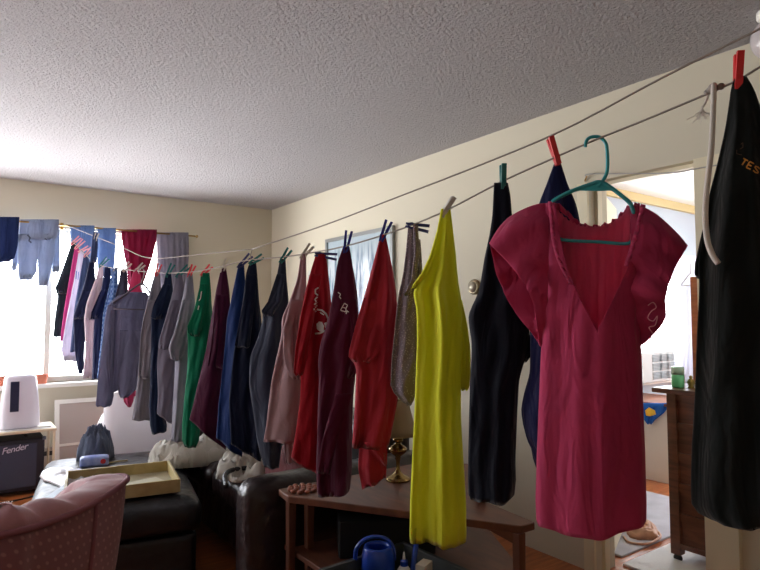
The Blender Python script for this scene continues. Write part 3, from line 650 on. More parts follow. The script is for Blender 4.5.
    for k, p in enumerate(P_):
        wv_ = math.sin(k * .55) + .3 * math.sin(k * 1.3); q = k / len(P_); off = .055 * math.sin(math.pi * q) + .002
        a.append(bm.verts.new(planeP(OH, p.x, p.y + 4, off) - OH)); c.append(bm.verts.new(planeP(OH, p.x + .5 * wv_, p.y - 2.2 + .9 * wv_, off + .006 * wv_) - OH))
    for k in range(len(P_) - 1): bm.faces.new((a[k], a[k+1], c[k+1], c[k]))
    o = fin('collar_ruffle', bm, C['fuch'], root, smooth=True); so = o.modifiers.new('s', 'SOLIDIFY'); so.thickness = .0025
    b = bmesh.new(); q = [planeP(OH, x, y, .045) - OH for x, y in ((579,226.5),(604,227),(609,229.5),(596,229.2),(582,229))]
    A2 = [b.verts.new(p) for p in q]; B2 = [b.verts.new(p + n*.001) for p in q]; b.faces.new(A2); b.faces.new(B2[::-1])
    fin('care_tag', b, mat('grey_label', (120, 110, 108), .7), root)
    # cap sleeves: rings from armhole to opening
    for side in (0, 1):
        if side == 0:
            Tp = [(551,203),(538,203.5),(524,208),(508,217),(497,229),(489,243)]; Bt = [(548,345),(546,346),(544,347),(542,347),(540,346),(538.5,343)]
            fs = [0, 1, 4, 8, 12, 17]; bs = [0, -1, -4, -7, -10, -12]
        else:
            Tp = [(630,205),(643,206.5),(656,213),(668,223),(679,234),(688,245)]; Bt = [(630,340),(634,343),(637,345),(640,345),(642,345),(645,342)]
            fs = [0, 0, 1, 0, -1, -2]; bs = [0, 0, 1, 0, -3, -6]
        Tps = smoothpath([Vector((x, y, 0)) for x, y in Tp], 5); Bts = smoothpath([Vector((x, y, 0)) for x, y in Bt], 5); M_ = 48; rings = []; bm = bmesh.new()
        for i, (t, d_) in enumerate(zip(Tps, Bts)):
            q = i / (len(Tps) - 1); F_ = interp([(k/5, fs[k]) for k in range(6)], q); K_ = interp([(k/5, bs[k]) for k in range(6)], q); ring = []
            for j in range(M_):
                th = 2*math.pi*j/M_; s_ = math.sin(th); c_ = (1 - math.cos(th)) / 2            # c_: 0 top, 1 bottom
                if side == 0: c2 = c_
                x = t.x + (d_.x - t.x) * c_; y = t.y + (d_.y - t.y) * c_
                bulge = math.sin(math.pi * c_)
                if side == 0:
                    x += bulge * (F_ if s_ > 0 else K_) ; 
                    if s_ <= 0: x += 0
                else:
                    x += bulge * (F_ if s_ > 0 else K_) * .6 + q * 9 * max(0, math.sin(math.pi * max(0, c_ - .55) / .45)) - q * 3 * math.sin(math.pi * min(1, c_ / .55))
                thick = .03 + .012 * math.sin(math.pi * min(1, q * .9 + .1)) + .018 * q
                off = -s_ * thick + (.007 + .004 * (1 - q)) * math.sin(9 * c_ * 3.1 + i * .1) + .009 * math.sin(5 * c_ * 3.1 + i * .16) * (1 if s_ > 0 else -1) * abs(s_) + .004 * math.sin(c_ * 40 + 3) * q * abs(s_)
                ring.append(bm.verts.new(planeP(OH, x, y, off) - OH))
            rings.append(ring)
        for A, Cc in zip(rings, rings[1:]):
            for k in range(M_): bm.faces.new((A[k], A[(k+1) % M_], Cc[(k+1) % M_], Cc[k]))
        o = fin('sleeve', bm, C['fuch'], root, smooth=True); so = o.modifiers.new('s', 'SOLIDIFY'); so.thickness = .0015
        b = bmesh.new(); tube(b, [v + Vector((0,0,0)) for v in [x for x in sleeve_edge(rings[-1] if False else None, side, Tp, Bt, fs, bs)]], .0022, 5, close=True) if False else None
        b.free()
        if side:
            # embroidered flourish on the right sleeve
            b = bmesh.new(); th_path = [(646,306),(651,303),(654,308),(649,312),(646,318),(651,321),(655,316),(653,325),(647,327),(651,333)]
            pp = []
            for x, y in th_path: pp.append(planeP(OH, x, y, -.066) - OH)
            tube(b, smoothpath(pp, 4), .0013, 5); fin('embroidery', b, mat('pale_pink_thread', (226, 150, 170), .7), root)
    return root
def sleeve_edge(*a): return []
raspberry()

# ------------------------------------------------------------------ curtain rod and the things draped on it
m_brass = MC['brass']
YR_ = YB - .07
rod = thing('curtain_rod', 'thin brass curtain rod across the window top', 'curtain rod', (0, YR_, 2.09))
b = bmesh.new(); tube(b, [(-2.0, 0, .005), (1.83, 0, 0)], .008, 10); fin('rod', b, m_brass, rod, smooth=True)
for x in (-2.0, 1.84):
    b = bmesh.new(); lathe(b, [(.004,-.014),(.012,-.009),(.015,0),(.012,.009),(.004,.014)], 14, (x, 0, 0)); fin('finial', b, m_brass, rod, smooth=True)
for x in (-1.7, .69, 1.76):
    b = bmesh.new(); tube(b, [(x, 0, 0), (x, .07, 0)], .006, 8); box(b, x-.012, x+.012, .062, .07, -.03, .03); fin('bracket', b, m_brass, rod)
def draped(name, label, cat, px, rows, m, T=.03, amp=.016, parts=(), waves=None):
    O = at(px, rows[0][0], y=YR_)
    # hangs in the rod's own plane
    global at_plane
    return garment(name, label, cat, px, rows[0][0], rows, m, T, amp, parts, 'clothes draped over the curtain rod', O=O, waves=waves)
m_lb = f('cloth_light_denim', (150, 162, 186), .25); m_lb2 = f('cloth_sky_blue', (112, 136, 174), .3); m_mar = f('cloth_maroon_scarf', (128, 22, 60), .3); m_gs = f('cloth_sheer_grey', (150, 146, 158), .4)
draped('shirt', 'dark navy garment draped over the rod at the window', 'clothes', 4, [(217,-16,19.5),(228,-16,19),(245,-15,18),(258,-13,14.5),(262,-10,9)], f('cloth_navy_drape', (30, 48, 96), .2))
draped('jeans', 'pale blue ripped jeans draped over the rod', 'jeans', 40, [(219.5,20,59),(228,19,59),(236,18.5,57),(240,18.5,55)], m_lb, .035, .014,
       parts=(('trouser_leg', [(234,18.5,38.5),(255,17.5,38),(272,18,36.5),(280,19,31.5)], None, -.01, .03), ('trouser_leg', [(234,36.5,55),(255,37.5,54),(275,38,50),(286,38.5,47.5)], None, -.01, .03),
              ('cuff', [(225,52,59.5),(250,52,60),(268,52,60),(272,52,59)], None, .02, .02), ('cuff', [(238,16,21),(255,13,19),(267,11.5,17),(270,12,16)], None, .02, .02)))
G = GARM['pale blue ripped jeans draped over the rod']
on_cloth(G, 'rip', [('line', [(27.5,235),(30,238),(29,241),(31.5,243)], 1.6), ('line', [(44.5,239),(47,240)], 1.2)], mat('frayed_shadow_denim', (70, 76, 92), .9))
draped('shirt', 'wide sky-blue shirt over the rod behind the first pinned shirts', 'shirt', 82, [(225.5,70,94.5),(240,70.5,95),(262,72,95),(275,76,94)], m_lb2, .03, .014)
draped('shirt', 'second sky-blue cloth over the rod, nearer the maroon scarf', 'shirt', 106, [(228,97.5,116),(250,97,115.5),(276,98,113.5)], m_lb2, .03, .014)
draped('scarf', 'gathered maroon scarf draped over the rod', 'scarf', 139, [(229.5,121,157),(240,122,156.5),(255,124,153),(268,127,149),(285,128,143)], m_mar, .04, .024, waves=6)
draped('scarf', 'sheer grey scarf hanging from the end of the rod', 'scarf', 172, [(232.5,156,188.5),(250,157,189),(270,158,188),(300,161,187),(330,165,185)], m_gs, .035, .022, waves=6)

# ------------------------------------------------------------------ things on the walls
m_frame = mat('silver_frame', (150, 152, 150), .35, .6)
m_art = mat('pale_cityscape_print', (200, 212, 220), .25, coat=.4); Nn, Ll, Pp = nodes_of(m_art)
tcx = Nn.new('ShaderNodeTexCoord'); mp = Nn.new('ShaderNodeMapping'); mp.inputs['Scale'].default_value = (1, 26, 3.2); nn = Nn.new('ShaderNodeTexNoise'); nn.inputs['Scale'].default_value = 1; nn.inputs['Detail'].default_value = 5
rp = Nn.new('ShaderNodeValToRGB'); el = rp.color_ramp.elements; el[0].position = .38; el[0].color = lin((66, 84, 112)); el[1].position = .56; el[1].color = lin((205, 216, 222)); e2 = el.new(.47); e2.color = lin((138, 158, 178))
gz = Nn.new('ShaderNodeSeparateXYZ'); mr = Nn.new('ShaderNodeMapRange'); mr.inputs[1].default_value = .32; mr.inputs[2].default_value = .12; mixc = Nn.new('ShaderNodeMix'); mixc.data_type = 'RGBA'; mixc.inputs['A'].default_value = lin((176, 192, 200))
Ll.new(tcx.outputs['Object'], mp.inputs[0]); Ll.new(mp.outputs[0], nn.inputs['Vector']); Ll.new(nn.outputs['Fac'], rp.inputs[0]); Ll.new(tcx.outputs['Object'], gz.inputs[0]); Ll.new(gz.outputs['Z'], mr.inputs[0]); Ll.new(mr.outputs[0], mixc.inputs['Factor']); Ll.new(rp.outputs[0], mixc.inputs['B']); Ll.new(mixc.outputs['Result'], Pp.inputs['Base Color'])
py0, py1, pz0, pz1 = 3.5, 4.5, 1.22, 2.0
pic = thing('picture', 'silver-framed pale cityscape picture on the wall behind the red shirts', 'picture', (XW, (py0+py1)/2, (pz0+pz1)/2))
hy, hz = (py1-py0)/2, (pz1-pz0)/2
b = bmesh.new(); box(b, -.03, -.003, -hy, hy, hz-.03, hz); box(b, -.03, -.003, -hy, hy, -hz, -hz+.03); box(b, -.03, -.003, -hy, -hy+.03, -hz+.03, hz-.03); box(b, -.03, -.003, hy-.03, hy, -hz+.03, hz-.03); fin('frame', b, m_frame, pic)
fin('print', B(-.016, -.003, -hy+.03, hy-.03, -hz+.03, hz-.03), m_art, pic)
# thermostat
tp = at(475, 287, x=XW); tt = thing('thermostat', 'round brass thermostat on the wall by the black-navy shirt', 'thermostat', tp)
Mx = Matrix.Rotation(math.radians(-90), 4, 'Y')
b = bmesh.new(); lathe(b, [(.001,0),(.05,0),(.05,.012),(.045,.02),(.04,.022),(.001,.022)], 32, M=Mx); fin('body', b, mat('aged_brass', (150, 138, 112), .35, .8), tt, smooth=True, bevel=0)
b = bmesh.new(); lathe(b, [(.001,.022),(.034,.022),(.032,.03),(.001,.034)], 32, M=Mx); fin('dial', b, mat('worn_cover', (186, 176, 154), .3, .4), tt, smooth=True)
sp = at(312, 277, x=XW); st = thing('wall_control', 'small white control box on the wall near the room corner', 'wall control', sp)
fin('cover', B(-.025, 0, -.04, .04, -.06, .06), mat('offwhite_plastic', (200, 196, 184), .5), st, bevel=.004)
fin('slider', B(-.031, -.024, -.008, .008, -.02, .02), mat('grey_slider', (150, 148, 142), .5), st)
# ceiling light
cl = at(776, 38, d=2.19); cl = thing('ceiling_light', 'round white globe ceiling light at the upper right edge', 'ceiling light', (cl.x, cl.y, H))
b = bmesh.new(); lathe(b, [(.001,0),(.06,0),(.06,-.02),(.03,-.03),(.001,-.03)], 24); fin('base', b, m_white, cl, smooth=True)
R_ = .083; b = bmesh.new(); lathe(b, [(R_*math.sin(math.pi*(k+.15)/12.3), -.105 + R_*math.cos(math.pi*(k+.15)/12.3)) for k in range(13)], 32); fin('globe', b, mat('opal_glass', (208, 200, 200), .2, trans=.2), cl, smooth=True)

# ------------------------------------------------------------------ by the window: heater, screen, pots, purifier, amplifier
ht = thing('baseboard_heater', 'cream baseboard heater below the window', 'heater', (-.2, YB, 0))
m_heat = mat('heater_enamel', (196, 184, 170), .5)
b = bmesh.new(); prism(b, [(-1.6, -.075), (2.2, -.075), (2.2, 0), (-1.6, 0)], .03, .155); fin('housing', b, m_heat, ht, bevel=.004)
fin('top_cover', B(-1.6, 2.2, -.05, 0, .19, .215), m_heat, ht, bevel=.003)
fin('fin_element', B(-1.58, 2.18, -.055, -.005, .155, .19), mat('dark_fins', (52, 44, 44), .6), ht)
# white-framed screen
sp0 = at(57, 400, y=5.42); scn = thing('window_screen', 'white-framed window screen leaning below the sill', 'window screen', (sp0.x, 5.42, 0))
Ml = Matrix.Rotation(math.radians(-12), 4, 'X'); W_ = .62; Hh = .63
b = bmesh.new()
for a in ((0,.035,0,.02,0,Hh),(W_-.035,W_,0,.02,0,Hh),(.035,W_-.035,0,.02,Hh-.035,Hh),(.035,W_-.035,0,.02,0,.035),(.035,W_-.035,0,.02,.25,.27)): box(b, *a, M=Ml)
fin('frame', b, m_white, scn)
fin('mesh', B(.035, W_-.035, .008, .011, .035, Hh-.035, M=Ml), mat('screen_mesh', (178, 166, 158), .8), scn)
m_terra = mat('terracotta', (190, 112, 88), .85, bump=(60, .2, .004))
for x, r_, h_, lb in ((3, .062, .075, 'terracotta pot on the sill, leftmost of three'), (24, .055, .06, 'low terracotta bowl pot on the sill, middle one of the three'), (41, .058, .075, 'terracotta pot on the sill nearest the hanging shirts')):
    p = at(x, 383, y=YB - .015); t_ = thing('flower_pot', lb, 'flower pot', (p.x, YB - .005, WIN[2]), group='flower pots on the window sill')
    b = bmesh.new(); lathe(b, [(.001,0),(r_*.68,0),(r_*.86,h_*.7),(r_,h_*.7),(r_*1.02,h_),(r_*.88,h_),(r_*.8,h_*.75),(.001,h_*.72)], 24); fin('pot', b, m_terra, t_)
    b = bmesh.new(); lathe(b, [(.001,h_*.86),(r_*.85,h_*.86),(r_*.8,h_*.88),(.001,h_*.9)], 18); fin('soil', b, mat('soil', (70, 52, 42), .95), t_)
# stand
TY = 5.15; m_tan = mat('tan_metal', (206, 190, 160), .5)
tb = thing('side_table', 'pale tan-edged side table holding the air purifier', 'table', (.1, TY, 0))
fin('tabletop', B(-.5, .52, -.14, .2, .455, .475), m_tan, tb, bevel=.003); fin('top_inlay', B(-.48, .50, -.12, .18, .475, .478), mat('grey_laminate', (190, 186, 182), .4), tb)
for x in (-.49, .505):
    for y in (-.13, .19):
        b = bmesh.new(); tube(b, [(x, y, .455), (x, y, .0)], .009, 8); lg = fin('leg', b, m_tan, tb); b = bmesh.new(); lathe(b, [(.01,0),(.013,.0),(.013,.02),(.01,.02)], 12, (x, y, 0)); fin('foot_cap', b, mat('black_rubber', (24, 24, 24), .8), lg)
# small white remote on the table
pr = at(44, 427, z=.478); o = fin('remote_control', B(-.045, .045, -.018, .018, 0, .012), m_white, None, (pr.x, pr.y, .478), bevel=.004); tag(o, 'small white remote lying on the side table', 'remote control')
# air purifier
pp = at(19, 430, y=TY + .02); pu = thing('air_purifier', 'white air purifier with dark front strip on the side table', 'air purifier', (pp.x, TY + .03, .478))
m_pw = mat('white_gloss_plastic', (226, 222, 232), .3, coat=.3)
b = bmesh.new(); rings = []
for z, wx, wy in ((0,.128,.085),(.01,.133,.09),(.1,.13,.088),(.25,.118,.082),(.37,.103,.075),(.392,.09,.065)):
    rings.append([b.verts.new((wx*math.copysign(abs(math.cos(t))**.6, math.cos(t)), wy*math.copysign(abs(math.sin(t))**.6, math.sin(t)), z)) for t in [2*math.pi*k/40 for k in range(40)]])
for A, Cc in zip(rings, rings[1:]):
    for k in range(40): b.faces.new((A[k], A[(k+1)%40], Cc[(k+1)%40], Cc[k]))
b.faces.new(rings[0][::-1]); b.faces.new(rings[-1]); fin('housing', b, m_pw, pu, smooth=True)
b = bmesh.new(); Mt = Matrix.Translation((-.0, -.094, .13)) @ Matrix.Rotation(math.radians(-3.2), 4, 'X'); box(b, -.068, -.012, 0, .012, 0, .22, M=Mt); fin('air_strip', b, mat('dark_grille', (30, 34, 62), .4), pu, bevel=.003)
# amplifier
am = thing('guitar_amplifier', 'black guitar amplifier with script Fender badge under the side table', 'amplifier', (.265, TY + .03, 0), 0)
m_tolex = mat('black_tolex', (34, 34, 44), .7, bump=(200, .4, .003)); m_grl = mat('charcoal_grille_cloth', (62, 66, 84), .85, bump=(260, .6, .003))
fin('cabinet', B(-.42, .285, -.12, .17, .03, .405), m_tolex, am, bevel=.014, seg=3)
fin('grille', B(-.39, .235, -.13, -.118, .06, .375), m_grl, am, bevel=.004)
for x in (.0,): 
    b = bmesh.new(); tube(b, smoothpath([(-.1,0,.402),(-.06,0,.432),(.04,0,.438),(.14,0,.432),(.18,0,.402)], 5), .009, 8); fin('handle', b, mat('black_rubber', (24,24,24), .8), am, smooth=True)
for x in (-.39, .255):
    for y in (-.09, .14): fin('foot', B(x-.02, x+.02, y-.02, y+.02, 0, .032), MC['black_rubber'], am)
for x in (-.415, .28):
    for z in (.035, .4): fin('corner_guard', B(x-.012, x+.012, -.125, -.09, z-.012, z+.012), mat('grey_corner', (88, 90, 104), .5), am, bevel=.004)
cu = bpy.data.curves.new('t', 'FONT'); cu.body = 'Fender'; cu.size = .062; cu.extrude = .002; cu.shear = .35; cu.space_character = .92
to = bpy.data.objects.new('t', cu); COL.objects.link(to); dg = bpy.context.evaluated_depsgraph_get(); me = bpy.data.meshes.new_from_object(to.evaluated_get(dg)); bpy.data.objects.remove(to)
me.materials.clear()
o = link('badge', me, mat('silver_badge', (220, 220, 232), .35, .3), am, (.012, -.134, .315)); o.rotation_euler = (math.pi/2, math.radians(-8), 0); o['label'] = 'silver script badge'
b = bmesh.new(); tube(b, smoothpath([(.56, 5.25, .03), (.62, 5.22, .006), (.66, 5.12, .006), (.5, 4.98, .006), (.3, 4.92, .006), (.1, 4.95, .006)], 6), .005, 7); o = fin('power_cord', b, MC['black_rubber'], None, smooth=True); tag(o, 'black power cord trailing on the floor from the amplifier', 'cord')

# rug in the living room
m_rug = mat('pink_persian_rug', (170, 84, 100), .95); Nn, Ll, Pp = nodes_of(m_rug)
tcx = Nn.new('ShaderNodeTexCoord'); vo = Nn.new('ShaderNodeTexVoronoi'); vo.inputs['Scale'].default_value = 22; vo.distance = 'MANHATTAN'
rp = Nn.new('ShaderNodeValToRGB'); rp.color_ramp.interpolation = 'CONSTANT'; el = rp.color_ramp.elements; el[0].color = lin((150, 40, 66)); el[1].position = .3; el[1].color = lin((206, 150, 158))
for p_, c_ in ((.42, (170, 60, 84)), (.55, (120, 84, 118)), (.7, (214, 190, 186))): x_ = el.new(p_); x_.color = lin(c_)
Ll.new(tcx.outputs['Object'], vo.inputs['Vector']); Ll.new(vo.outputs['Distance'], rp.inputs[0]); Ll.new(rp.outputs[0], Pp.inputs['Base Color'])
rg = thing('rug', 'pink and red patterned rug with a pale fringe on the wooden floor', 'rug', (-.4, 4.0, 0))
fin('rug_field', B(-1.0, .74, -1.6, .88, 0, .012), m_rug, rg, bevel=.003)
fr_ = bmesh.new()
for k in range(190):
    x = -1.0 + 1.74 * (k + .5) / 190; dx = rnd.uniform(-.012, .012); tube(fr_, [(x, .875, .009), (x + dx*.5, .905, .008), (x + dx, .94 + rnd.uniform(-.012, .006), .005)], .0042, 5)
o = fin('fringe', fr_, mat('ivory_fringe', (216, 204, 194), .9), rg); o['kind'] = 'stuff'

# ------------------------------------------------------------------ leather furniture
m_lea = mat('black_leather', (20, 18, 24), .4, bump=(9, .35, .05), spec=.5); m_leb = mat('brown_black_leather', (40, 26, 26), .36, bump=(9, .4, .05), spec=.5)
ot = thing('ottoman', 'large black leather ottoman with a tray on top', 'ottoman', (.72, 3.49, 0), math.radians(-10.5))
def cushion(bm, x0, x1, y0, y1, z0, z1, puff=.03, n=14, r=.04):
    """soft cushion: rounded box with a domed top"""
    cx, cy = (x0+x1)/2, (y0+y1)/2; hx, hy = (x1-x0)/2, (y1-y0)/2; zc = (z0+z1)/2; hz = (z1-z0)/2; g = {}
    def sph(u, v, w):   # cube-surface point -> rounded
        p = Vector((u*hx, v*hy, w*hz)); q = Vector((max(-hx+r, min(hx-r, p.x)), max(-hy+r, min(hy-r, p.y)), max(-hz+r, min(hz-r, p.z)))); d_ = p - q
        if d_.length > 1e-6: d_ = d_.normalized() * r
        p = q + d_
        p.z += (puff if w > 0 else 0) * (1-u**4) * (1-v**4) * (1 if w > .99 else max(0, w)) 
        s = 1 + .12 * puff / max(hx, .01) * (1 - w*w); p.x *= s; p.y *= s
        return Vector((cx, cy, zc)) + p
    def V(u, v, w):
        k = (round(u, 4), round(v, 4), round(w, 4))
        if k not in g: g[k] = bm.verts.new(sph(*k))
        return g[k]
    L = [-1 + 2*i/n for i in range(n+1)]
    L = [math.copysign(abs(t)**.7, t) for t in L]
    for ax_ in range(3):
        for s_ in (-1, 1):
            for i in range(n):
                for j in range(n):
                    q = []
                    for a, c in ((i, j), (i+1, j), (i+1, j+1), (i, j+1)):
                        p = [0, 0, 0]; p[ax_] = s_; p[(ax_+1) % 3] = L[a]; p[(ax_+2) % 3] = L[c]; q.append(V(*p))
                    bm.faces.new(q if s_ > 0 else q[::-1])
b = bmesh.new(); cushion(b, -.36, .36, -.6, .6, .05, .27, 0, r=.03); fin('base', b, m_lea, ot, smooth=True)
b = bmesh.new(); cushion(b, -.38, .38, -.62, .62, .265, .425, .02, r=.055); fin('cushion', b, m_lea, ot, smooth=True)
for x in (-.3, .3):
    for y in (-.5, .55): fin('foot', B(x-.03, x+.03, y-.03, y+.03, 0, .07), mat('dark_wood_foot', (40, 26, 20), .5), ot)
so = thing('sofa', 'dark brown leather sofa along the right wall under white sheets', 'sofa', (1.2, 3.3, 0))
# local: x 0 front .. .95 back ; y -1.1 near .. 1.3
b = bmesh.new(); cushion(b, 0.02, .86, -.79, .75, .06, .3, 0, r=.03); fin('base', b, m_leb, so, smooth=True)
for y0, y1 in ((-.78, -.02), (.0, .74)):
    b = bmesh.new(); cushion(b, -.02, .62, y0, y1, .29, .455, .025, r=.05); fin('seat_cushion', b, m_leb, so, smooth=True)
for y0, y1 in ((-.78, -.02), (.0, .74)):
    b = bmesh.new(); cushion(b, .58, .85, y0, y1, .42, .74, .01, r=.08); fin('back_cushion', b, m_leb, so, smooth=True)
for y0, y1 in ((-.97, -.78), (.75, .92)):
    b = bmesh.new(); cushion(b, -.2 if y0 < 0 else .04, .86, y0, y1, .05, .60, .0, r=.085); fin('arm', b, m_leb, so, smooth=True)
for x in (.05, .78):
    for y in (-.88, .82): fin('foot', B(x-.03, x+.03, y-.03, y+.03, 0, .07), MC['dark_wood_foot'], so)

# tray on ottoman
c4 = [at(*p, z=.447) for p in ((96, 492), (186, 484), (175, 462), (100, 472))]
m_tray = wood('pale_tray_wood', (190, 172, 120), (170, 150, 98), (10, 10, 10), .5)
cs_ = [at(*p, z=.50) for p in ((186, 478), (173, 462), (97, 470))]
ux = (cs_[1] - cs_[2]); ux.z = 0; TXL = ux.length; ra_ = math.atan2(ux.y, ux.x); uy = Vector((math.sin(ra_), -math.cos(ra_), 0))
ctr = cs_[1] - ux.normalized() * .27 + uy * .2; ctr.z = .447; tr = thing('wooden_tray', 'shallow pale wooden drawer tray on the ottoman', 'tray', ctr, ra_)
TX, TYY = .24, .2
fin('base', B(-TX, TX, -TYY, TYY, 0, .008), mat('tray_lining', (176, 166, 136), .7), tr)
for nm, a in (('front_side', (-TX, TX, -TYY-.012, -TYY, 0, .062)), ('back_side', (-TX, TX, TYY, TYY+.012, 0, .062)), ('end_side', (-TX-.012, -TX, -TYY-.012, TYY+.012, 0, .062)), ('end_side', (TX, TX+.012, -TYY-.012, TYY+.012, 0, .062))):
    fin(nm, B(*a), m_tray, tr, bevel=.002)
def flat(x, y, z, sx, sy, sz, rz, name, label, cat, m, bev=.004, group=None):
    o = fin(name, B(-sx, sx, -sy, sy, 0, sz), m, None, (x, y, z), bevel=bev, seg=3); o.rotation_euler = (0, 0, rz); return tag(o, label, cat, group)
rmt = thing('remote_control', 'dark blue-black remote lying in the wooden tray', 'remote control', (ctr.x - .1, ctr.y + .03, .456), math.radians(28))
b = bmesh.new(); cushion(b, -.13, .13, -.024, .024, 0, .024, .004, 8, .01); fin('body', b, mat('blue_black_plastic', (26, 34, 52), .25, coat=.4), rmt, smooth=True)
for k in range(5): fin('button', B(-.09+.035*k, -.075+.035*k, -.006, .006, .026, .031), mat('grey_button', (110, 116, 130), .5), rmt)
flat(ctr.x + .1, ctr.y - .03, .456, .09, .06, .006, .2, 'paper', 'pale papers lying in the wooden tray', 'paper', mat('pale_paper', (206, 200, 176), .8), .001)

# soft heaps (each a closed, crumpled mesh resting on what carries it)
def heap(name, label, cat, cx, cy, z0, rx, ry, h, m, seed, rot=0, rough=.35, group=None, n=56, flat_=2.6):
    """crumpled closed mound: ridged folds over a soft dome with an irregular outline"""
    bm = bmesh.new(); rings = []; NR = 22; R = max(rx, ry)
    for i in range(NR):
        t = i / (NR - 1); ring = []
        for j in range(n):
            th = 2*math.pi*j/n; c, s_ = math.cos(th), math.sin(th)
            e_ = 1 + .35 * noise.noise(Vector((c*.9 + seed, s_*.9, seed*.7))) + .12 * noise.noise(Vector((c*3 + seed, s_*3, 2.0)))
            q = (1 - t) ** .75; x, y = rx*e_*q*c, ry*e_*q*s_
            p = Vector((x/R*1.6 + seed*3, y/R*1.6, seed)); w_ = noise.noise(p * 1.3) * .8
            rg_ = (1 - abs(noise.noise(Vector((p.x*1.1 + w_, p.y*2.3 - w_, seed))) * 2.4)) + .5 * (1 - abs(noise.noise(Vector((p.x*3.1 - w_, p.y*2.2 + w_, seed + 5))) * 2.4))
            base = (1 - q ** flat_) ** .5
            z = h * base * (.62 + rough * .55 * (rg_ - .6))
            if i == 1: z = max(z, h * .2)
            ring.append(bm.verts.new((x*math.cos(rot) - y*math.sin(rot), x*math.sin(rot) + y*math.cos(rot), 0 if i == 0 else max(z, .004))))
        rings.append(ring)
    for A, Cc in zip(rings, rings[1:]):
        for k in range(n): bm.faces.new((A[k], A[(k+1) % n], Cc[(k+1) % n], Cc[k]))
    bm.faces.new(rings[0][::-1])
    bmesh.ops.remove_doubles(bm, verts=bm.verts, dist=.0004)
    o = fin(name, bm, m, None, (cx, cy, z0), smooth=True); return tag(o, label, cat, group)
m_sheet = f('cloth_white_sheet', (206, 200, 190), .05, .9, 1.6); m_grj = f('cloth_worn_denim', (108, 118, 142), .05, .6, 2)
# white armchair beyond the ottoman
wa = thing('armchair', 'white rounded armchair beyond the ottoman, clothes laid on it', 'armchair', (1.2, 4.66, 0), math.radians(166))
m_wch = mat('white_vinyl', (240, 238, 240), .4, trans=.35)
b = bmesh.new(); cushion(b, -.3, .3, -.3, .38, .06, .3, .0, r=.08); fin('base', b, m_wch, wa, smooth=True)
b = bmesh.new(); cushion(b, -.3, .3, .24, .42, .26, .78, .02, r=.085); fin('back_cushion', b, m_wch, wa, smooth=True)
b = bmesh.new(); cushion(b, -.24, .24, -.36, .28, .36, .5, .04, r=.06); fin('seat_cushion', b, m_wch, wa, smooth=True)
for s_ in (-1, 1):
    b = bmesh.new(); cushion(b, *( (-.36, -.2) if s_ < 0 else (.2, .36)), -.34, .36, .08, .58, .02, r=.075); fin('arm', b, m_wch, wa, smooth=True)
hp_ = lambda px, py, z: at(px, py, z=z)
p = hp_(98, 462, .3); heap('denim_clothes', 'heap of crumpled blue-grey jeans beside the white armchair', 'clothes', .71, 3.97, .44, .1, .11, .27, m_grj, 4, .4, .35)
p = hp_(172, 424, .64); heap('rose_top', 'crumpled rose-pink top lying over the white armchair back', 'clothes', .98, 4.34, .76, .07, .08, .05, C['pink'], 8)
heap('crumpled_cloth', 'pink and white striped cloth on the white armchair', 'clothes', 1.17, 4.3, .745, .1, .08, .06, mat('pink_stripe_cloth', (200, 150, 176), .9, var=((236, 224, 232), 30)), 9, .6)
# white cushion + sheets on the sofa
heap('white_sheet', 'crumpled white sheet spread from the ottoman onto the far sofa seat', 'sheet', 1.22, 3.56, .44, .4, .2, .13, m_sheet, 12, -.1, 1.2, flat_=6)
heap('white_sheet', 'rumpled white sheet on the near sofa seat behind the arm', 'sheet', 1.33, 2.99, .45, .22, .24, .13, m_sheet, 15, .3, 1.2, flat_=6)
b = bmesh.new(); cushion(b, -.17, .17, -.17, .17, 0, .1, .05, r=.045); o = fin('pillow', b, f('cloth_dusty_rose', (150, 96, 100)), None, (1.5, 2.72, .53), smooth=True); o.rotation_euler = (math.radians(-18), math.radians(-24), .3); tag(o, 'dusty rose pillow leaning by the sofa arm', 'pillow')
b = bmesh.new(); tube(b, smoothpath([(1.08, 2.78, .478), (1.12, 2.9, .5), (1.2, 2.96, .505), (1.32, 2.92, .5), (1.42, 2.8, .49), (1.5, 2.72, .49)], 6), [.012]*31, 10); o = fin('belt', b, m_lea, None, smooth=True); tag(o, 'black leather strap coiled on the near sofa seat', 'belt')
b = bmesh.new(); lathe(b, [(.001,0),(.035,0),(.037,.02),(.037,.1),(.014,.13),(.014,.15),(.001,.15)], 20); o = fin('bottle', b, mat('silver_bottle', (190, 196, 204), .2, .7), None, (1.6, 2.95, .55), smooth=True); o.rotation_euler = (0, .2, 0); tag(o, 'silvery bottle standing behind the dusty rose pillow', 'bottle')
# left part of the ottoman
heap('white_mound', 'low glossy white mound on the left side of the ottoman', 'bag', .52, 3.5, .44, .13, .27, .05, mat('glossy_white', (226, 226, 232), .3), 21, .3, .5)  # low crumpled mound in glossy white
pk = thing('wipes_packet', 'blue and white packet with a red dot on the ottoman', 'packet', (.66, 3.74, .447), math.radians(-10))
b = bmesh.new(); cushion(b, -.075, .075, -.04, .04, 0, .05, .006, 10, .01); fin('packet_body', b, mat('blue_packet', (40, 84, 190), .35, var=((200, 210, 236), 22)), pk, smooth=True)
b = bmesh.new(); tube(b, [(.045, -.044, .027), (.045, -.038, .027)], .014, 18); fin('red_dot', b, mat('red_dot', (200, 40, 50), .5), pk)
heap('dark_scarf', 'small dark crumpled cloth on the ottoman beside the tray', 'cloth', .6, 3.33, .447, .09, .06, .05, mat('dark_brown_cloth', (60, 52, 58), .9), 23)
o = flat(.42, 3.2, .44, .03, .13, .03, -.5, 'notebook', 'slim grey-blue case propped at the left ottoman edge', 'case', mat('slate_case', (70, 90, 110), .4)); 
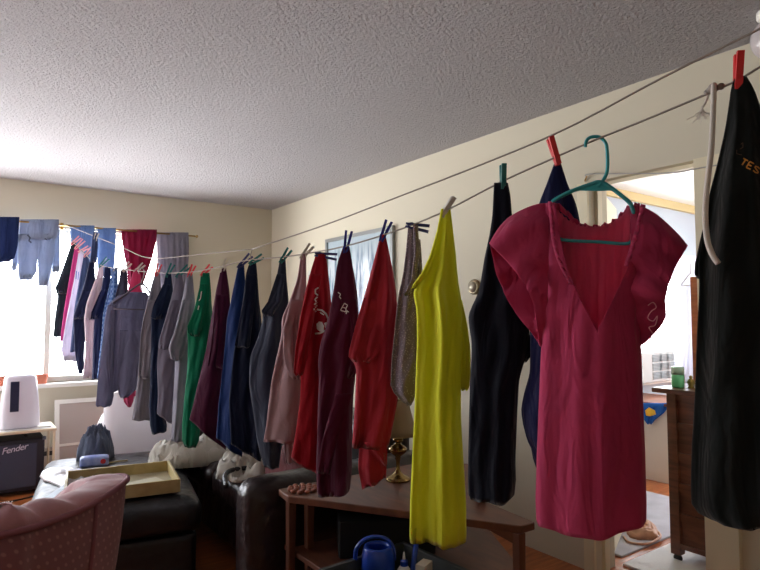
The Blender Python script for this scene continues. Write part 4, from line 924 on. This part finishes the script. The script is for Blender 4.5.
fin('pencil_stick', B(-.06, .06, -.004, .004, 0, .008), m_tray, None, (.78, 3.74, .447)); bpy.data.objects['pencil_stick'].name = 'wooden_stick'; tag(bpy.data.objects['wooden_stick'], 'short wooden stick beside the blue packet', 'stick')

# ------------------------------------------------------------------ pink tufted chair, seen from behind
m_pink = mat('dusty_pink_velvet', (178, 122, 128), .75, bump=(30, .25, .01), sheen=.4)
m_pdot = mat('dotted_pink_fabric', (150, 96, 104), .8, sheen=.3); Nn, Ll, Pp = nodes_of(m_pdot)
tcx = Nn.new('ShaderNodeTexCoord'); mp = Nn.new('ShaderNodeMapping'); mp.inputs['Rotation'].default_value = (0, 0, 0); mp.inputs['Scale'].default_value = (1, 1, 1)
uvn = tcx; vo = Nn.new('ShaderNodeTexVoronoi'); vo.voronoi_dimensions = '2D'; vo.inputs['Scale'].default_value = 1; vo.inputs['Randomness'].default_value = 0
Ll.new(tcx.outputs['UV'], vo.inputs['Vector']); rp = Nn.new('ShaderNodeValToRGB'); rp.color_ramp.elements[0].position = .12; rp.color_ramp.elements[1].position = .24
rp.color_ramp.elements[0].color = lin((170, 122, 124)); rp.color_ramp.elements[1].color = lin((136, 88, 96)); Ll.new(vo.outputs['Distance'], rp.inputs[0]); Ll.new(rp.outputs[0], Pp.inputs['Base Color'])
ch = thing('armchair', 'dusty pink channel-tufted barrel chair seen from behind', 'armchair', (-.02, 2.1, 0))
plan = [(-.60,.40),(-.56,.08),(-.42,-.18),(-.2,-.35),(.117,-.40),(.206,-.34),(.338,-.22),(.477,-.05),(.46,.12),(.42,.42)]
hts = [.56,.60,.68,.735,.771,.76,.753,.767,.74,.60]
pl = smoothpath([Vector((x, y, h)) for (x, y), h in zip(plan, hts)], 12); NPL = len(pl)
def offs(i, d_):
    a = pl[max(0, i-1)]; c = pl[min(NPL-1, i+1)]; t = Vector((c.x-a.x, c.y-a.y, 0)).normalized(); return Vector((t.y, -t.x, 0)) * d_     # outwards
bm = bmesh.new(); uvl = bm.loops.layers.uv.new('UVMap'); g = []; Z0 = .12; acc = 0; S_ = []
for i, p in enumerate(pl):
    if i: acc += (Vector((p.x, p.y, 0)) - Vector((pl[i-1].x, pl[i-1].y, 0))).length
    S_.append(acc); g.append([bm.verts.new(Vector((p.x, p.y, Z0 + (p.z - Z0) * k / 10)) + offs(i, -.10 * (1 - k/10) ** 1.2 + .012 * math.sin(math.pi*k/10))) for k in range(11)])
for i in range(NPL-1):
    for k in range(10):
        fc = bm.faces.new((g[i][k], g[i+1][k], g[i+1][k+1], g[i][k+1]))
        for lp, (a, c) in zip(fc.loops, ((i, k), (i+1, k), (i+1, k+1), (i, k+1))):
            lp[uvl].uv = (S_[a] / .028 + (c * .065 / .03) * .5, c * .065 / .03)
o = fin('outer_back', bm, m_pdot, ch, smooth=True); s_ = o.modifiers.new('s', 'SOLIDIFY'); s_.thickness = .01
b = bmesh.new(); tube(b, [p + offs(i, .004) for i, p in enumerate(pl)], .0085, 8); fin('piping', b, mat('mauve_piping', (140, 86, 96), .8), ch, smooth=True)
sx = 74; b = bmesh.new(); tube(b, [g_ for g_ in [Vector((pl[sx].x, pl[sx].y, Z0 + (pl[sx].z - Z0)*k/10)) + offs(sx, -.10*(1-k/10)**1.2 + .012*math.sin(math.pi*k/10) + .003) for k in range(11)]], .006, 8); fin('seam_piping', b, MC['mauve_piping'], ch, smooth=True)
bm = bmesh.new(); g = []; Kp = 14
for i, p in enumerate(pl):
    sc_ = abs(math.sin(math.pi * S_[i] / .135)) ** .6; row = []; end_ = min(1, max(.12, abs(S_[i] - S_[84]) / .42)) if i < 96 else .3; r_ = (.03 + .03 * sc_) * end_
    for k in range(Kp + 1):
        th = math.pi * k / Kp * .98
        q = p + offs(i, -.06 + .06 * math.cos(th)) + Vector((0, 0, r_ * math.sin(th) * 1.0)); row.append(bm.verts.new(q))
    for k in range(1, 7):
        dd = -.12 - .03 * sc_ - .02 * k; row.append(bm.verts.new(Vector((p.x, p.y, p.z + (.40 - p.z) * k / 6)) + offs(i, dd)))
    g.append(row)
for i in range(NPL-1):
    for k in range(len(g[0])-1): bm.faces.new((g[i][k], g[i+1][k], g[i+1][k+1], g[i][k+1]))
bm.faces.new(g[0]); bm.faces.new(g[-1][::-1])
fin('tufted_back', bm, m_pink, ch, smooth=True)
b = bmesh.new(); cushion(b, -.3, .28, -.12, .44, .28, .44, .03, r=.05); fin('seat_cushion', b, m_pink, ch, smooth=True)
b = bmesh.new(); cushion(b, -.34, .3, -.2, .42, .12, .29, 0, r=.03); fin('seat_base', b, m_pdot, ch, smooth=True)
for x in (-.28, .24):
    for y in (-.12, .36): b = bmesh.new(); tube(b, [(x, y, .14), (x, y, 0)], [.025, .014], 10); fin('leg', b, MC['dark_wood_foot'], ch)

# ------------------------------------------------------------------ console table, lamp, bin
m_tbl = wood('brown_table_wood', (118, 70, 48), (94, 54, 38), (18, 3, 3), .45, .0)
ZT = .57
A_ = at(278.5, 489, z=ZT); F1 = at(288, 496, z=ZT); F2 = at(521, 526, z=ZT); Bc = at(535, 522, z=ZT); Cc_ = at(497, 505, z=ZT); Dd = at(473, 496, z=ZT)
poly = [(F1.x, F1.y), (F2.x, F2.y), (Bc.x, Bc.y), (Dd.x + .0, Dd.y), (2.1, 2.12), (1.95, 2.3), (1.2, 2.3), (A_.x, A_.y)]
ct = thing('console_table', 'brown wooden console table with a lower shelf beside the sofa arm', 'table', (1.3, 1.7, 0))
def loc_(poly_): return [(x - 1.3, y - 1.7) for x, y in poly_]
b = bmesh.new(); prism(b, loc_(poly), ZT - .028, ZT); fin('tabletop', b, m_tbl, ct, bevel=.004)
cx_, cy_ = .1, .15
sh = [(x * 1.0 + (0), y * 1.0) for x, y in loc_(poly)]
zs = .32
b = bmesh.new(); q0 = at(279, 541, z=zs); q1 = at(283, 548, z=zs)
shp = [(q0.x, q0.y), (at(330, 575, z=zs).x, at(330, 575, z=zs).y), (1.62, 1.5), (1.78, 1.52), (2.08, 2.05), (1.9, 2.26), (q0.x + .03, 2.28)]
prism(b, loc_(shp), zs - .022, zs); fin('lower_shelf', b, m_tbl, ct, bevel=.003)
def leg(p, q=None, wt=.034, wb=.022):
    b = bmesh.new(); x, y = p[0] - 1.3, p[1] - 1.7
    vs = []
    for z, w_ in ((0, wb), (zs, wt * .9), (ZT - .028, wt)):
        vs.append([b.verts.new((x + a*w_/2, y + c*w_/2, z)) for a, c in ((-1,-1),(1,-1),(1,1),(-1,1))])
    for A, Cc in zip(vs, vs[1:]):
        for k in range(4): b.faces.new((A[k], A[(k+1)%4], Cc[(k+1)%4], Cc[k]))
    b.faces.new(vs[0][::-1]); b.faces.new(vs[-1]); return fin('leg', b, m_tbl, ct, bevel=.003)
l1 = at(291, 500, z=ZT - .03); l2 = at(521, 534, z=ZT - .03)
leg((l1.x + .01, l1.y + .02)); leg((l2.x, l2.y + .01)); leg((1.93, 2.24)); leg((1.24, 2.24))
b = bmesh.new(); x_, y_ = l2.x - 1.3, l2.y - 1.7; tx, ty_ = (F1 - F2).to_2d().normalized()
A3 = [(0, ZT-.028), (.11, ZT-.028), (.02, ZT-.065), (0, ZT-.075)]
a = [b.verts.new((x_ + tx*s - ty_*.008, y_ + .01 + ty_*s + tx*.008, z)) for s, z in A3]; c = [b.verts.new((x_ + tx*s + ty_*.008, y_ + .01 + ty_*s - tx*.008, z)) for s, z in A3]
b.faces.new(a); b.faces.new(c[::-1])
for k in range(4): b.faces.new((a[k], a[(k+1)%4], c[(k+1)%4], c[k]))
fin('corner_bracket', b, m_tbl, ct)
bx = at(365, 535, z=zs); o = flat(1.5, 2.05, zs, .2, .1, .15, -.5, 'storage_box', 'black box pushed back on the lower console shelf', 'box', mat('matt_black', (18, 18, 20), .7), .008)
# lamp
lp = at(398, 480, z=ZT); lm = thing('table_lamp', 'brass table lamp with a cream pleated shade on the console', 'lamp', (lp.x, lp.y, ZT))
k_ = (lp - CAM).length / F
b = bmesh.new(); lathe(b, [(.001,0),(.056,0),(.056,.008),(.044,.016),(.03,.022),(.016,.034),(.009,.05),(.009,.085),(.014,.095),(.012,.105),(.03,.118),(.042,.132),(.042,.14),(.03,.15),(.014,.16),(.012,.168),(.022,.172),(.022,.182),(.012,.188),(.012,.215),(.001,.215)], 28); fin('base', b, mat('antique_brass', (150, 124, 78), .25, .95), lm, smooth=True)
b = bmesh.new(); n_ = 60; rr_ = []
for r_, z in ((.086, .2),(.079,.225),(.066,.27),(.054,.32),(.047,.355)):
    rr_.append([b.verts.new(((r_ + .0016*(-1)**k)*math.cos(2*math.pi*k/n_), (r_ + .0016*(-1)**k)*math.sin(2*math.pi*k/n_), z)) for k in range(n_)])
for A, Cc in zip(rr_, rr_[1:]):
    for k in range(n_): b.faces.new((A[k], A[(k+1)%n_], Cc[(k+1)%n_], Cc[k]))
o = fin('lamp_shade', b, mat('cream_shade', (200, 186, 160), .85, trans=.4), lm, smooth=True); s_ = o.modifiers.new('s', 'SOLIDIFY'); s_.thickness = .002
b = bmesh.new(); lathe(b, [(.001,.2),(.012,.2),(.014,.23),(.022,.26),(.02,.285),(.001,.3)], 16); fin('bulb', b, mat('frosted_bulb', (225, 222, 214), .3), lm, smooth=True)
b = bmesh.new(); tube(b, [(0,0,.29), (0,0,.362)], .002, 6); tube(b, [(-.047,0,.352), (.047,0,.352)], .0015, 6); fin('shade_spider', b, MC['antique_brass'], lm)
# wooden beads coaster
cp = at(303, 490, z=ZT); cs = thing('trivet', 'small reddish wooden bead trivet at the console corner', 'trivet', (cp.x, cp.y, ZT))
m_bead = mat('reddish_wood_beads', (150, 84, 62), .5)
for r_, n2 in ((.055, 11), (.032, 6), (0, 1)):
    for k in range(n2):
        b = bmesh.new(); lathe(b, [(.001,0),(.009,.001),(.0125,.007),(.009,.013),(.001,.014)], 10, (r_*math.cos(2*math.pi*k/n2), r_*math.sin(2*math.pi*k/n2), 0)); fin('bead', b, m_bead, cs, smooth=True)
# small plant by the wall behind the yellow shirt
pl_ = at(487, 499, z=ZT); pt_ = thing('potted_plant', 'little green plant at the console edge behind the yellow shirt', 'plant', (1.7, 1.68, ZT))
b = bmesh.new(); lathe(b, [(.001,0),(.02,0),(.026,.035),(.022,.035),(.001,.03)], 16); fin('pot', b, mat('dark_glaze_pot', (48, 40, 36), .4), pt_)
b = bmesh.new()
for k in range(26):
    t = rnd.uniform(0, 6.28); l = rnd.uniform(.02, .05); h_ = rnd.uniform(.02, .06); c = Vector((math.cos(t)*l*.6, math.sin(t)*l*.6, .03+h_*.6)); d_ = Vector((math.cos(t), math.sin(t), .4)).normalized()*.014; s_ = d_.cross(Vector((0,0,1))).normalized()*.006
    tube(b, [(0,0,.03), c - d_], .0008, 4); v_ = [b.verts.new(c - d_), b.verts.new(c + s_ + Vector((0,0,.002))), b.verts.new(c + d_), b.verts.new(c - s_ + Vector((0,0,.002)))]; b.faces.new(v_)
fin('foliage', b, mat('leaf_green', (52, 88, 44), .6), pt_)
# grey bin with watering can
zb = .42; r1 = at(328, 566, z=zb); r2 = at(404, 541, z=zb); r3 = at(452, 570, z=zb)
u1 = (r1 - r2); u2 = (r3 - r2); u1.z = u2.z = 0; u2 = Vector((u1.y, -u1.x, 0)).normalized() * -.34 if Vector((u1.y, -u1.x, 0)).dot(u2) < 0 else Vector((u1.y, -u1.x, 0)).normalized() * .34
u1 = u1.normalized() * .42; cen_ = r2 + u1/2 + u2/2; rz_ = math.atan2(u1.y, u1.x)
bn = thing('storage_bin', 'open dark grey plastic bin in front of the console table', 'bin', (cen_.x, cen_.y, 0), rz_)
b = bmesh.new(); hx_, hy_ = .21, .17; t_ = .006
def rect(z, sx_, sy_): return [b.verts.new((a*sx_, c*sy_, z)) for a, c in ((-1,-1),(1,-1),(1,1),(-1,1))]
L5 = [rect(0, hx_-.05, hy_-.05), rect(zb-.012, hx_-.012, hy_-.012), rect(zb-.012, hx_, hy_), rect(zb, hx_, hy_), rect(zb, hx_-.018, hy_-.018), rect(.06, hx_-.056, hy_-.056)]
for A, Cc in zip(L5, L5[1:]):
    for k in range(4): b.faces.new((A[k], A[(k+1)%4], Cc[(k+1)%4], Cc[k]))
b.faces.new(L5[0][::-1]); b.faces.new(L5[-1]); fin('bin_body', b, mat('dark_grey_plastic', (66, 70, 74), .5), bn, bevel=.002)
m_bl = mat('blue_plastic', (20, 62, 168), .35, coat=.2)
wp = at(378, 560, d=2.12); wc = thing('watering_can', 'blue plastic watering can standing in the grey bin', 'watering can', (wp.x, wp.y, .32), -YAW)
wc.scale = (1.18, 1.18, 1.0)
zt_ = at(378, 546, d=2.12).z - .32
wp_b = zt_
b = bmesh.new(); lathe(b, [(.001, -.255),(.066, -.255),(.068, -.24),(.05, zt_-.03),(.045, zt_-.006),(.043, zt_),(.034, zt_),(.034, zt_-.012),(.05,-.15),(.001,-.15)], 32); fin('can_body', b, m_bl, wc, smooth=True)
b = bmesh.new(); tube(b, smoothpath([(-.056,0,-.12),(-.068,0,-.05),(-.07,0,zt_-.04),(-.058,0,zt_+.005),(-.03,0,zt_+.028),(.0,0,zt_+.032),(.028,0,zt_+.022),(.046,0,zt_-.005),(.05,0,zt_-.05)], 6), .0065, 10); fin('handle', b, m_bl, wc, smooth=True)
b = bmesh.new(); tube(b, [(.045,0,-.12),(.075,0,-.05),(.1,0,.0),(.118,0,zt_+.012)], [.016,.012,.009,.008], 12); fin('spout', b, m_bl, wc, smooth=True)
gp = at(404, 562, d=2.08); gl = thing('glue_bottle', 'small white squeeze bottle with a blue cap in the bin', 'bottle', (gp.x, gp.y, .06))
zz = gp.z - .06
b = bmesh.new(); lathe(b, [(.001,0),(.024,0),(.026,.02),(.026,zz-.03),(.014,zz-.012),(.001,zz-.012)], 20); fin('bottle_body', b, m_pw, gl, smooth=True)
b = bmesh.new(); lathe(b, [(.014,zz-.014),(.014,zz+.004),(.008,zz+.01),(.001,zz+.01)], 20); fin('cap', b, m_bl, gl)
b = bmesh.new(); lathe(b, [(.006,zz+.01),(.003,zz+.034),(.001,zz+.036)], 12); fin('nozzle', b, m_pw, gl)
cp_ = at(424, 566, d=2.02); bx_ = thing('small_box', 'little cream cardboard box standing in the bin', 'box', (cp_.x, cp_.y, .06), .4)
fin('carton', B(-.03, .03, -.018, .018, 0, cp_.z - .06 + .012), mat('cream_carton', (190, 178, 164), .7), bx_, bevel=.001)

# ------------------------------------------------------------------ bedroom seen through the doorway
m_drs = wood('dark_oak', (122, 72, 50), (86, 48, 34), (3, 3, 22), .4, .2)
dx0, dy1 = 3.12, 1.68
dr_ = thing('dresser', 'dark oak panelled dresser on casters in the bedroom', 'dresser', (dx0, dy1, 0))
ztop = at(672, 388, x=dx0).z
fin('top', B(-.06, .62, -1.0, .05, ztop - .025, ztop), m_drs, dr_, bevel=.004)
for y in (-.05, -.98):
    for x in (0, .5): fin('post', B(x, x+.05, y, y+.05, .045, ztop - .025), m_drs, dr_)
fin('carcass', B(.02, .54, -.94, -.03, .08, ztop-.025), m_drs, dr_)
nr = 5; hh = (ztop - .13) / nr
for k in range(nr + 1): fin('rail', B(.006, .03, -.93, -.05, .08 + hh*k - (.015 if k else 0), .105 + hh*k - (.0 if k < nr else .0)), m_drs, dr_)
for x in (.025, .52):
    for y in (-.955, -.025):
        b = bmesh.new(); tube(b, [(x-.006, y, .022), (x+.006, y, .022)], .022, 14); tube(b, [(x, y, .022), (x, y, .05)], .007, 8); fin('caster', b, mat('black_iron', (24, 22, 22), .5), dr_)
mz = at(697, 275, x=3.35); mi = thing('dresser_mirror', 'brown wood-framed mirror standing on the dresser', 'mirror', (3.42, 1.5, ztop))
zc = at(693, 277, x=3.42).z - ztop; yy = at(693, 330, x=3.42).y - 1.5
fin('frame', B(-.018, .018, yy - .75, yy, 0, zc), wood('warm_mirror_wood', (168, 96, 58), (140, 74, 42), (3, 3, 20)), mi, bevel=.004)
fin('mirror_glass', B(-.022, -.0175, yy - .69, yy - .06, .06, zc - .06), mat('mirror_silver', (220, 222, 222), .05, 1), mi)
# jar, small ornament
jp = at(678, 383, z=ztop); jr = thing('jar', 'green glass jar candle on the dresser', 'jar', (3.17, 1.63, ztop))
jx = at(678, 383, x=3.17); jr.location = (jx.x, jx.y, ztop)
b = bmesh.new(); lathe(b, [(.001,0),(.03,0),(.032,.01),(.032,.07),(.001,.07)], 24); fin('wax_body', b, mat('mint_green', (96, 200, 142), .3, coat=.3), jr, smooth=True)
b = bmesh.new(); lathe(b, [(.032,.07),(.032,.108),(.028,.112),(.001,.112)], 24); fin('rim', b, mat('pale_mint_glass', (176, 214, 196), .2, coat=.4), jr, smooth=True)
b = bmesh.new(); lathe(b, [(.028,.06),(.0325,.06),(.0325,.03),(.028,.03)], 24) ; b.free()
ox = at(691, 383, x=3.2); o_ = thing('ornament', 'tiny golden ornament on the dresser beside the jar', 'ornament', (ox.x, ox.y, ztop))
b = bmesh.new(); lathe(b, [(.001,0),(.018,0),(.012,.012),(.02,.03),(.014,.045),(.006,.05),(.01,.06),(.001,.068)], 16); fin('figure', b, mat('old_gold', (150, 134, 70), .4, .4), o_, smooth=True)
# cabinet
cxx = 4.545; m_cab = mat('ivory_cabinet', (222, 216, 204), .45)
cb = thing('cabinet', 'ivory cabinet below the bedroom window', 'cabinet', (cxx, 2.44, 0))
zc_ = at(650, 402, x=cxx).z
fin('body', B(0, .5, 0, .5, .0, zc_ - .02), m_cab, cb, bevel=.004); fin('top', B(-.015, .52, -.015, .51, zc_ - .02, zc_), wood('cabinet_top_wood', (150, 96, 72), (120, 74, 54)), cb, bevel=.003)
fin('door', B(.02, .48, -.015, 0, .05, zc_ - .06), m_cab, cb, bevel=.003)
# cloth with yellow emblem over the cabinet corner
O_ = Vector((cxx - .03, 2.56, zc_))
g_ = garment('shirt', 'bright blue shirt with yellow patch flung over the cabinet', 'shirt', 655, 404, [(403,640,671),(408,640,668),(413,642,664),(420,644,655),(424,647,652)], f('cloth_bright_blue', (36, 104, 196), .1), .03, .02, O=at(655, 404, x=cxx - .04), group='laundry in the bedroom')
on_cloth(GARM[g_['label']], 'yellow_patch', [('poly', [(645,410),(649,407),(655,410),(656,414),(650,416),(646,415)], 0)], mat('yellow_cloth_patch', (226, 186, 60), .8))
flat(cxx + .06, 2.85, zc_, .05, .03, .02, .2, 'hair_clip', 'magenta hair clip on the cabinet top', 'hair clip', mat('magenta_plastic', (190, 40, 150), .4))
# window air conditioner
a0 = at(646, 382, y=BY1); ac = thing('air_conditioner', 'white window air conditioner with square louvres in the bedroom window', 'air conditioner', (5.15, BY1, BWIN[2]))
AW = at(673, 370, y=BY1 - .1).x - 5.15
fin('housing', B(-.35, AW, -.12, .3, 0, .27), mat('ac_white', (206, 208, 208), .5), ac, bevel=.008)
for i in range(3):
    for j in range(3):
        x0 = -.08 + i * (AW + .04) / 3; b = bmesh.new()
        for k in range(5): box(b, x0, x0 + .15, -.128, -.118, .03 + j*.078 + k*.013, .037 + j*.078 + k*.013)
        fin('louvre', b, mat('ac_grey', (150, 156, 160), .5), ac)
# sheer curtain at the bedroom window
m_sh = mat('sheer_white', (232, 232, 240), .9, trans=.6)
O_ = at(682, 257, y=BY1 - .1)
garment('sheer_curtain', 'white sheer curtain gathered at the bedroom window side', 'curtain', 682, 257, [(256,668,697),(300,671,697),(340,674,697),(384,673,697)], m_sh, .05, .03, O=O_, group='bedroom curtains', waves=9)
b = bmesh.new(); tube(b, [(4.4, BY1-.1, O_.z), (6.5, BY1-.1, O_.z)], .01, 8); tube(b, [(4.45, BY1-.1, O_.z), (4.45, BY1, O_.z)], .007, 8); tube(b, [(6.45, BY1-.1, O_.z), (6.45, BY1, O_.z)], .007, 8); o = fin('curtain_rod', b, m_white); tag(o, 'white curtain rod over the bedroom window', 'curtain rod')
hk = at(688, 250, x=3.5)
b = bmesh.new(); tube(b, smoothpath([at(*p, x=3.42) for p in ((690,262),(691,272),(688,276),(684,281),(681,285.5),(690,285.5),(699,286),(698,281),(692,276))], 4), .0035, 6); o = fin('hanger', b, mat('white_wire', (222, 222, 226), .4)); tag(o, 'white wire hanger hooked at the mirror in the bedroom', 'hanger')
# rug and floor glare
m_grug = mat('grey_patterned_rug', (150, 148, 156), .95, var=((196, 196, 204), 7))
r_a = [at(*p, z=0) for p in ((600, 489), (676, 500), (690, 545), (600, 541))]
b = bmesh.new(); box(b, 2.95, 4.2, 1.86, 2.7, 0, .012); o = fin('rug', b, m_grug, None, bevel=.003); tag(o, 'grey mottled rug on the bedroom floor', 'rug')
b = bmesh.new(); box(b, 2.86, 3.6, .6, 1.80, 0, .014); o = fin('floor_glare_sheet', b, mat('glare_white', (236, 238, 242), .8, bump=(90, .5, .006)), None, bevel=.004); tag(o, 'bright white sheet standing in for floor glare inside the bedroom doorway', 'floor glare')  # added white sheet painting window glare on the floorboards
bgp = at(657, 527, z=.1)
heap('handbag', 'tan handbag slumped on the bedroom floor by the dresser', 'bag', 3.36, 1.98, .012, .13, .09, .1, mat('tan_leather', (196, 150, 122), .5), 31, .5, .3)
heap('navy_garment', 'navy cap-like bundle behind the tan handbag', 'clothes', 3.4, 2.16, .012, .12, .08, .15, mat('navy_bundle', (30, 38, 66), .8), 33, .2, .3)
b = bmesh.new(); tube(b, smoothpath([(3.2, 2.0, .018), (3.14, 1.93, .02), (3.2, 1.86, .02), (3.34, 1.86, .025), (3.4, 1.9, .03)], 5), .007, 7); o = fin('bag_strap', b, MC['tan_leather'], None, smooth=True); tag(o, 'tan strap looped on the floor before the handbag', 'strap')
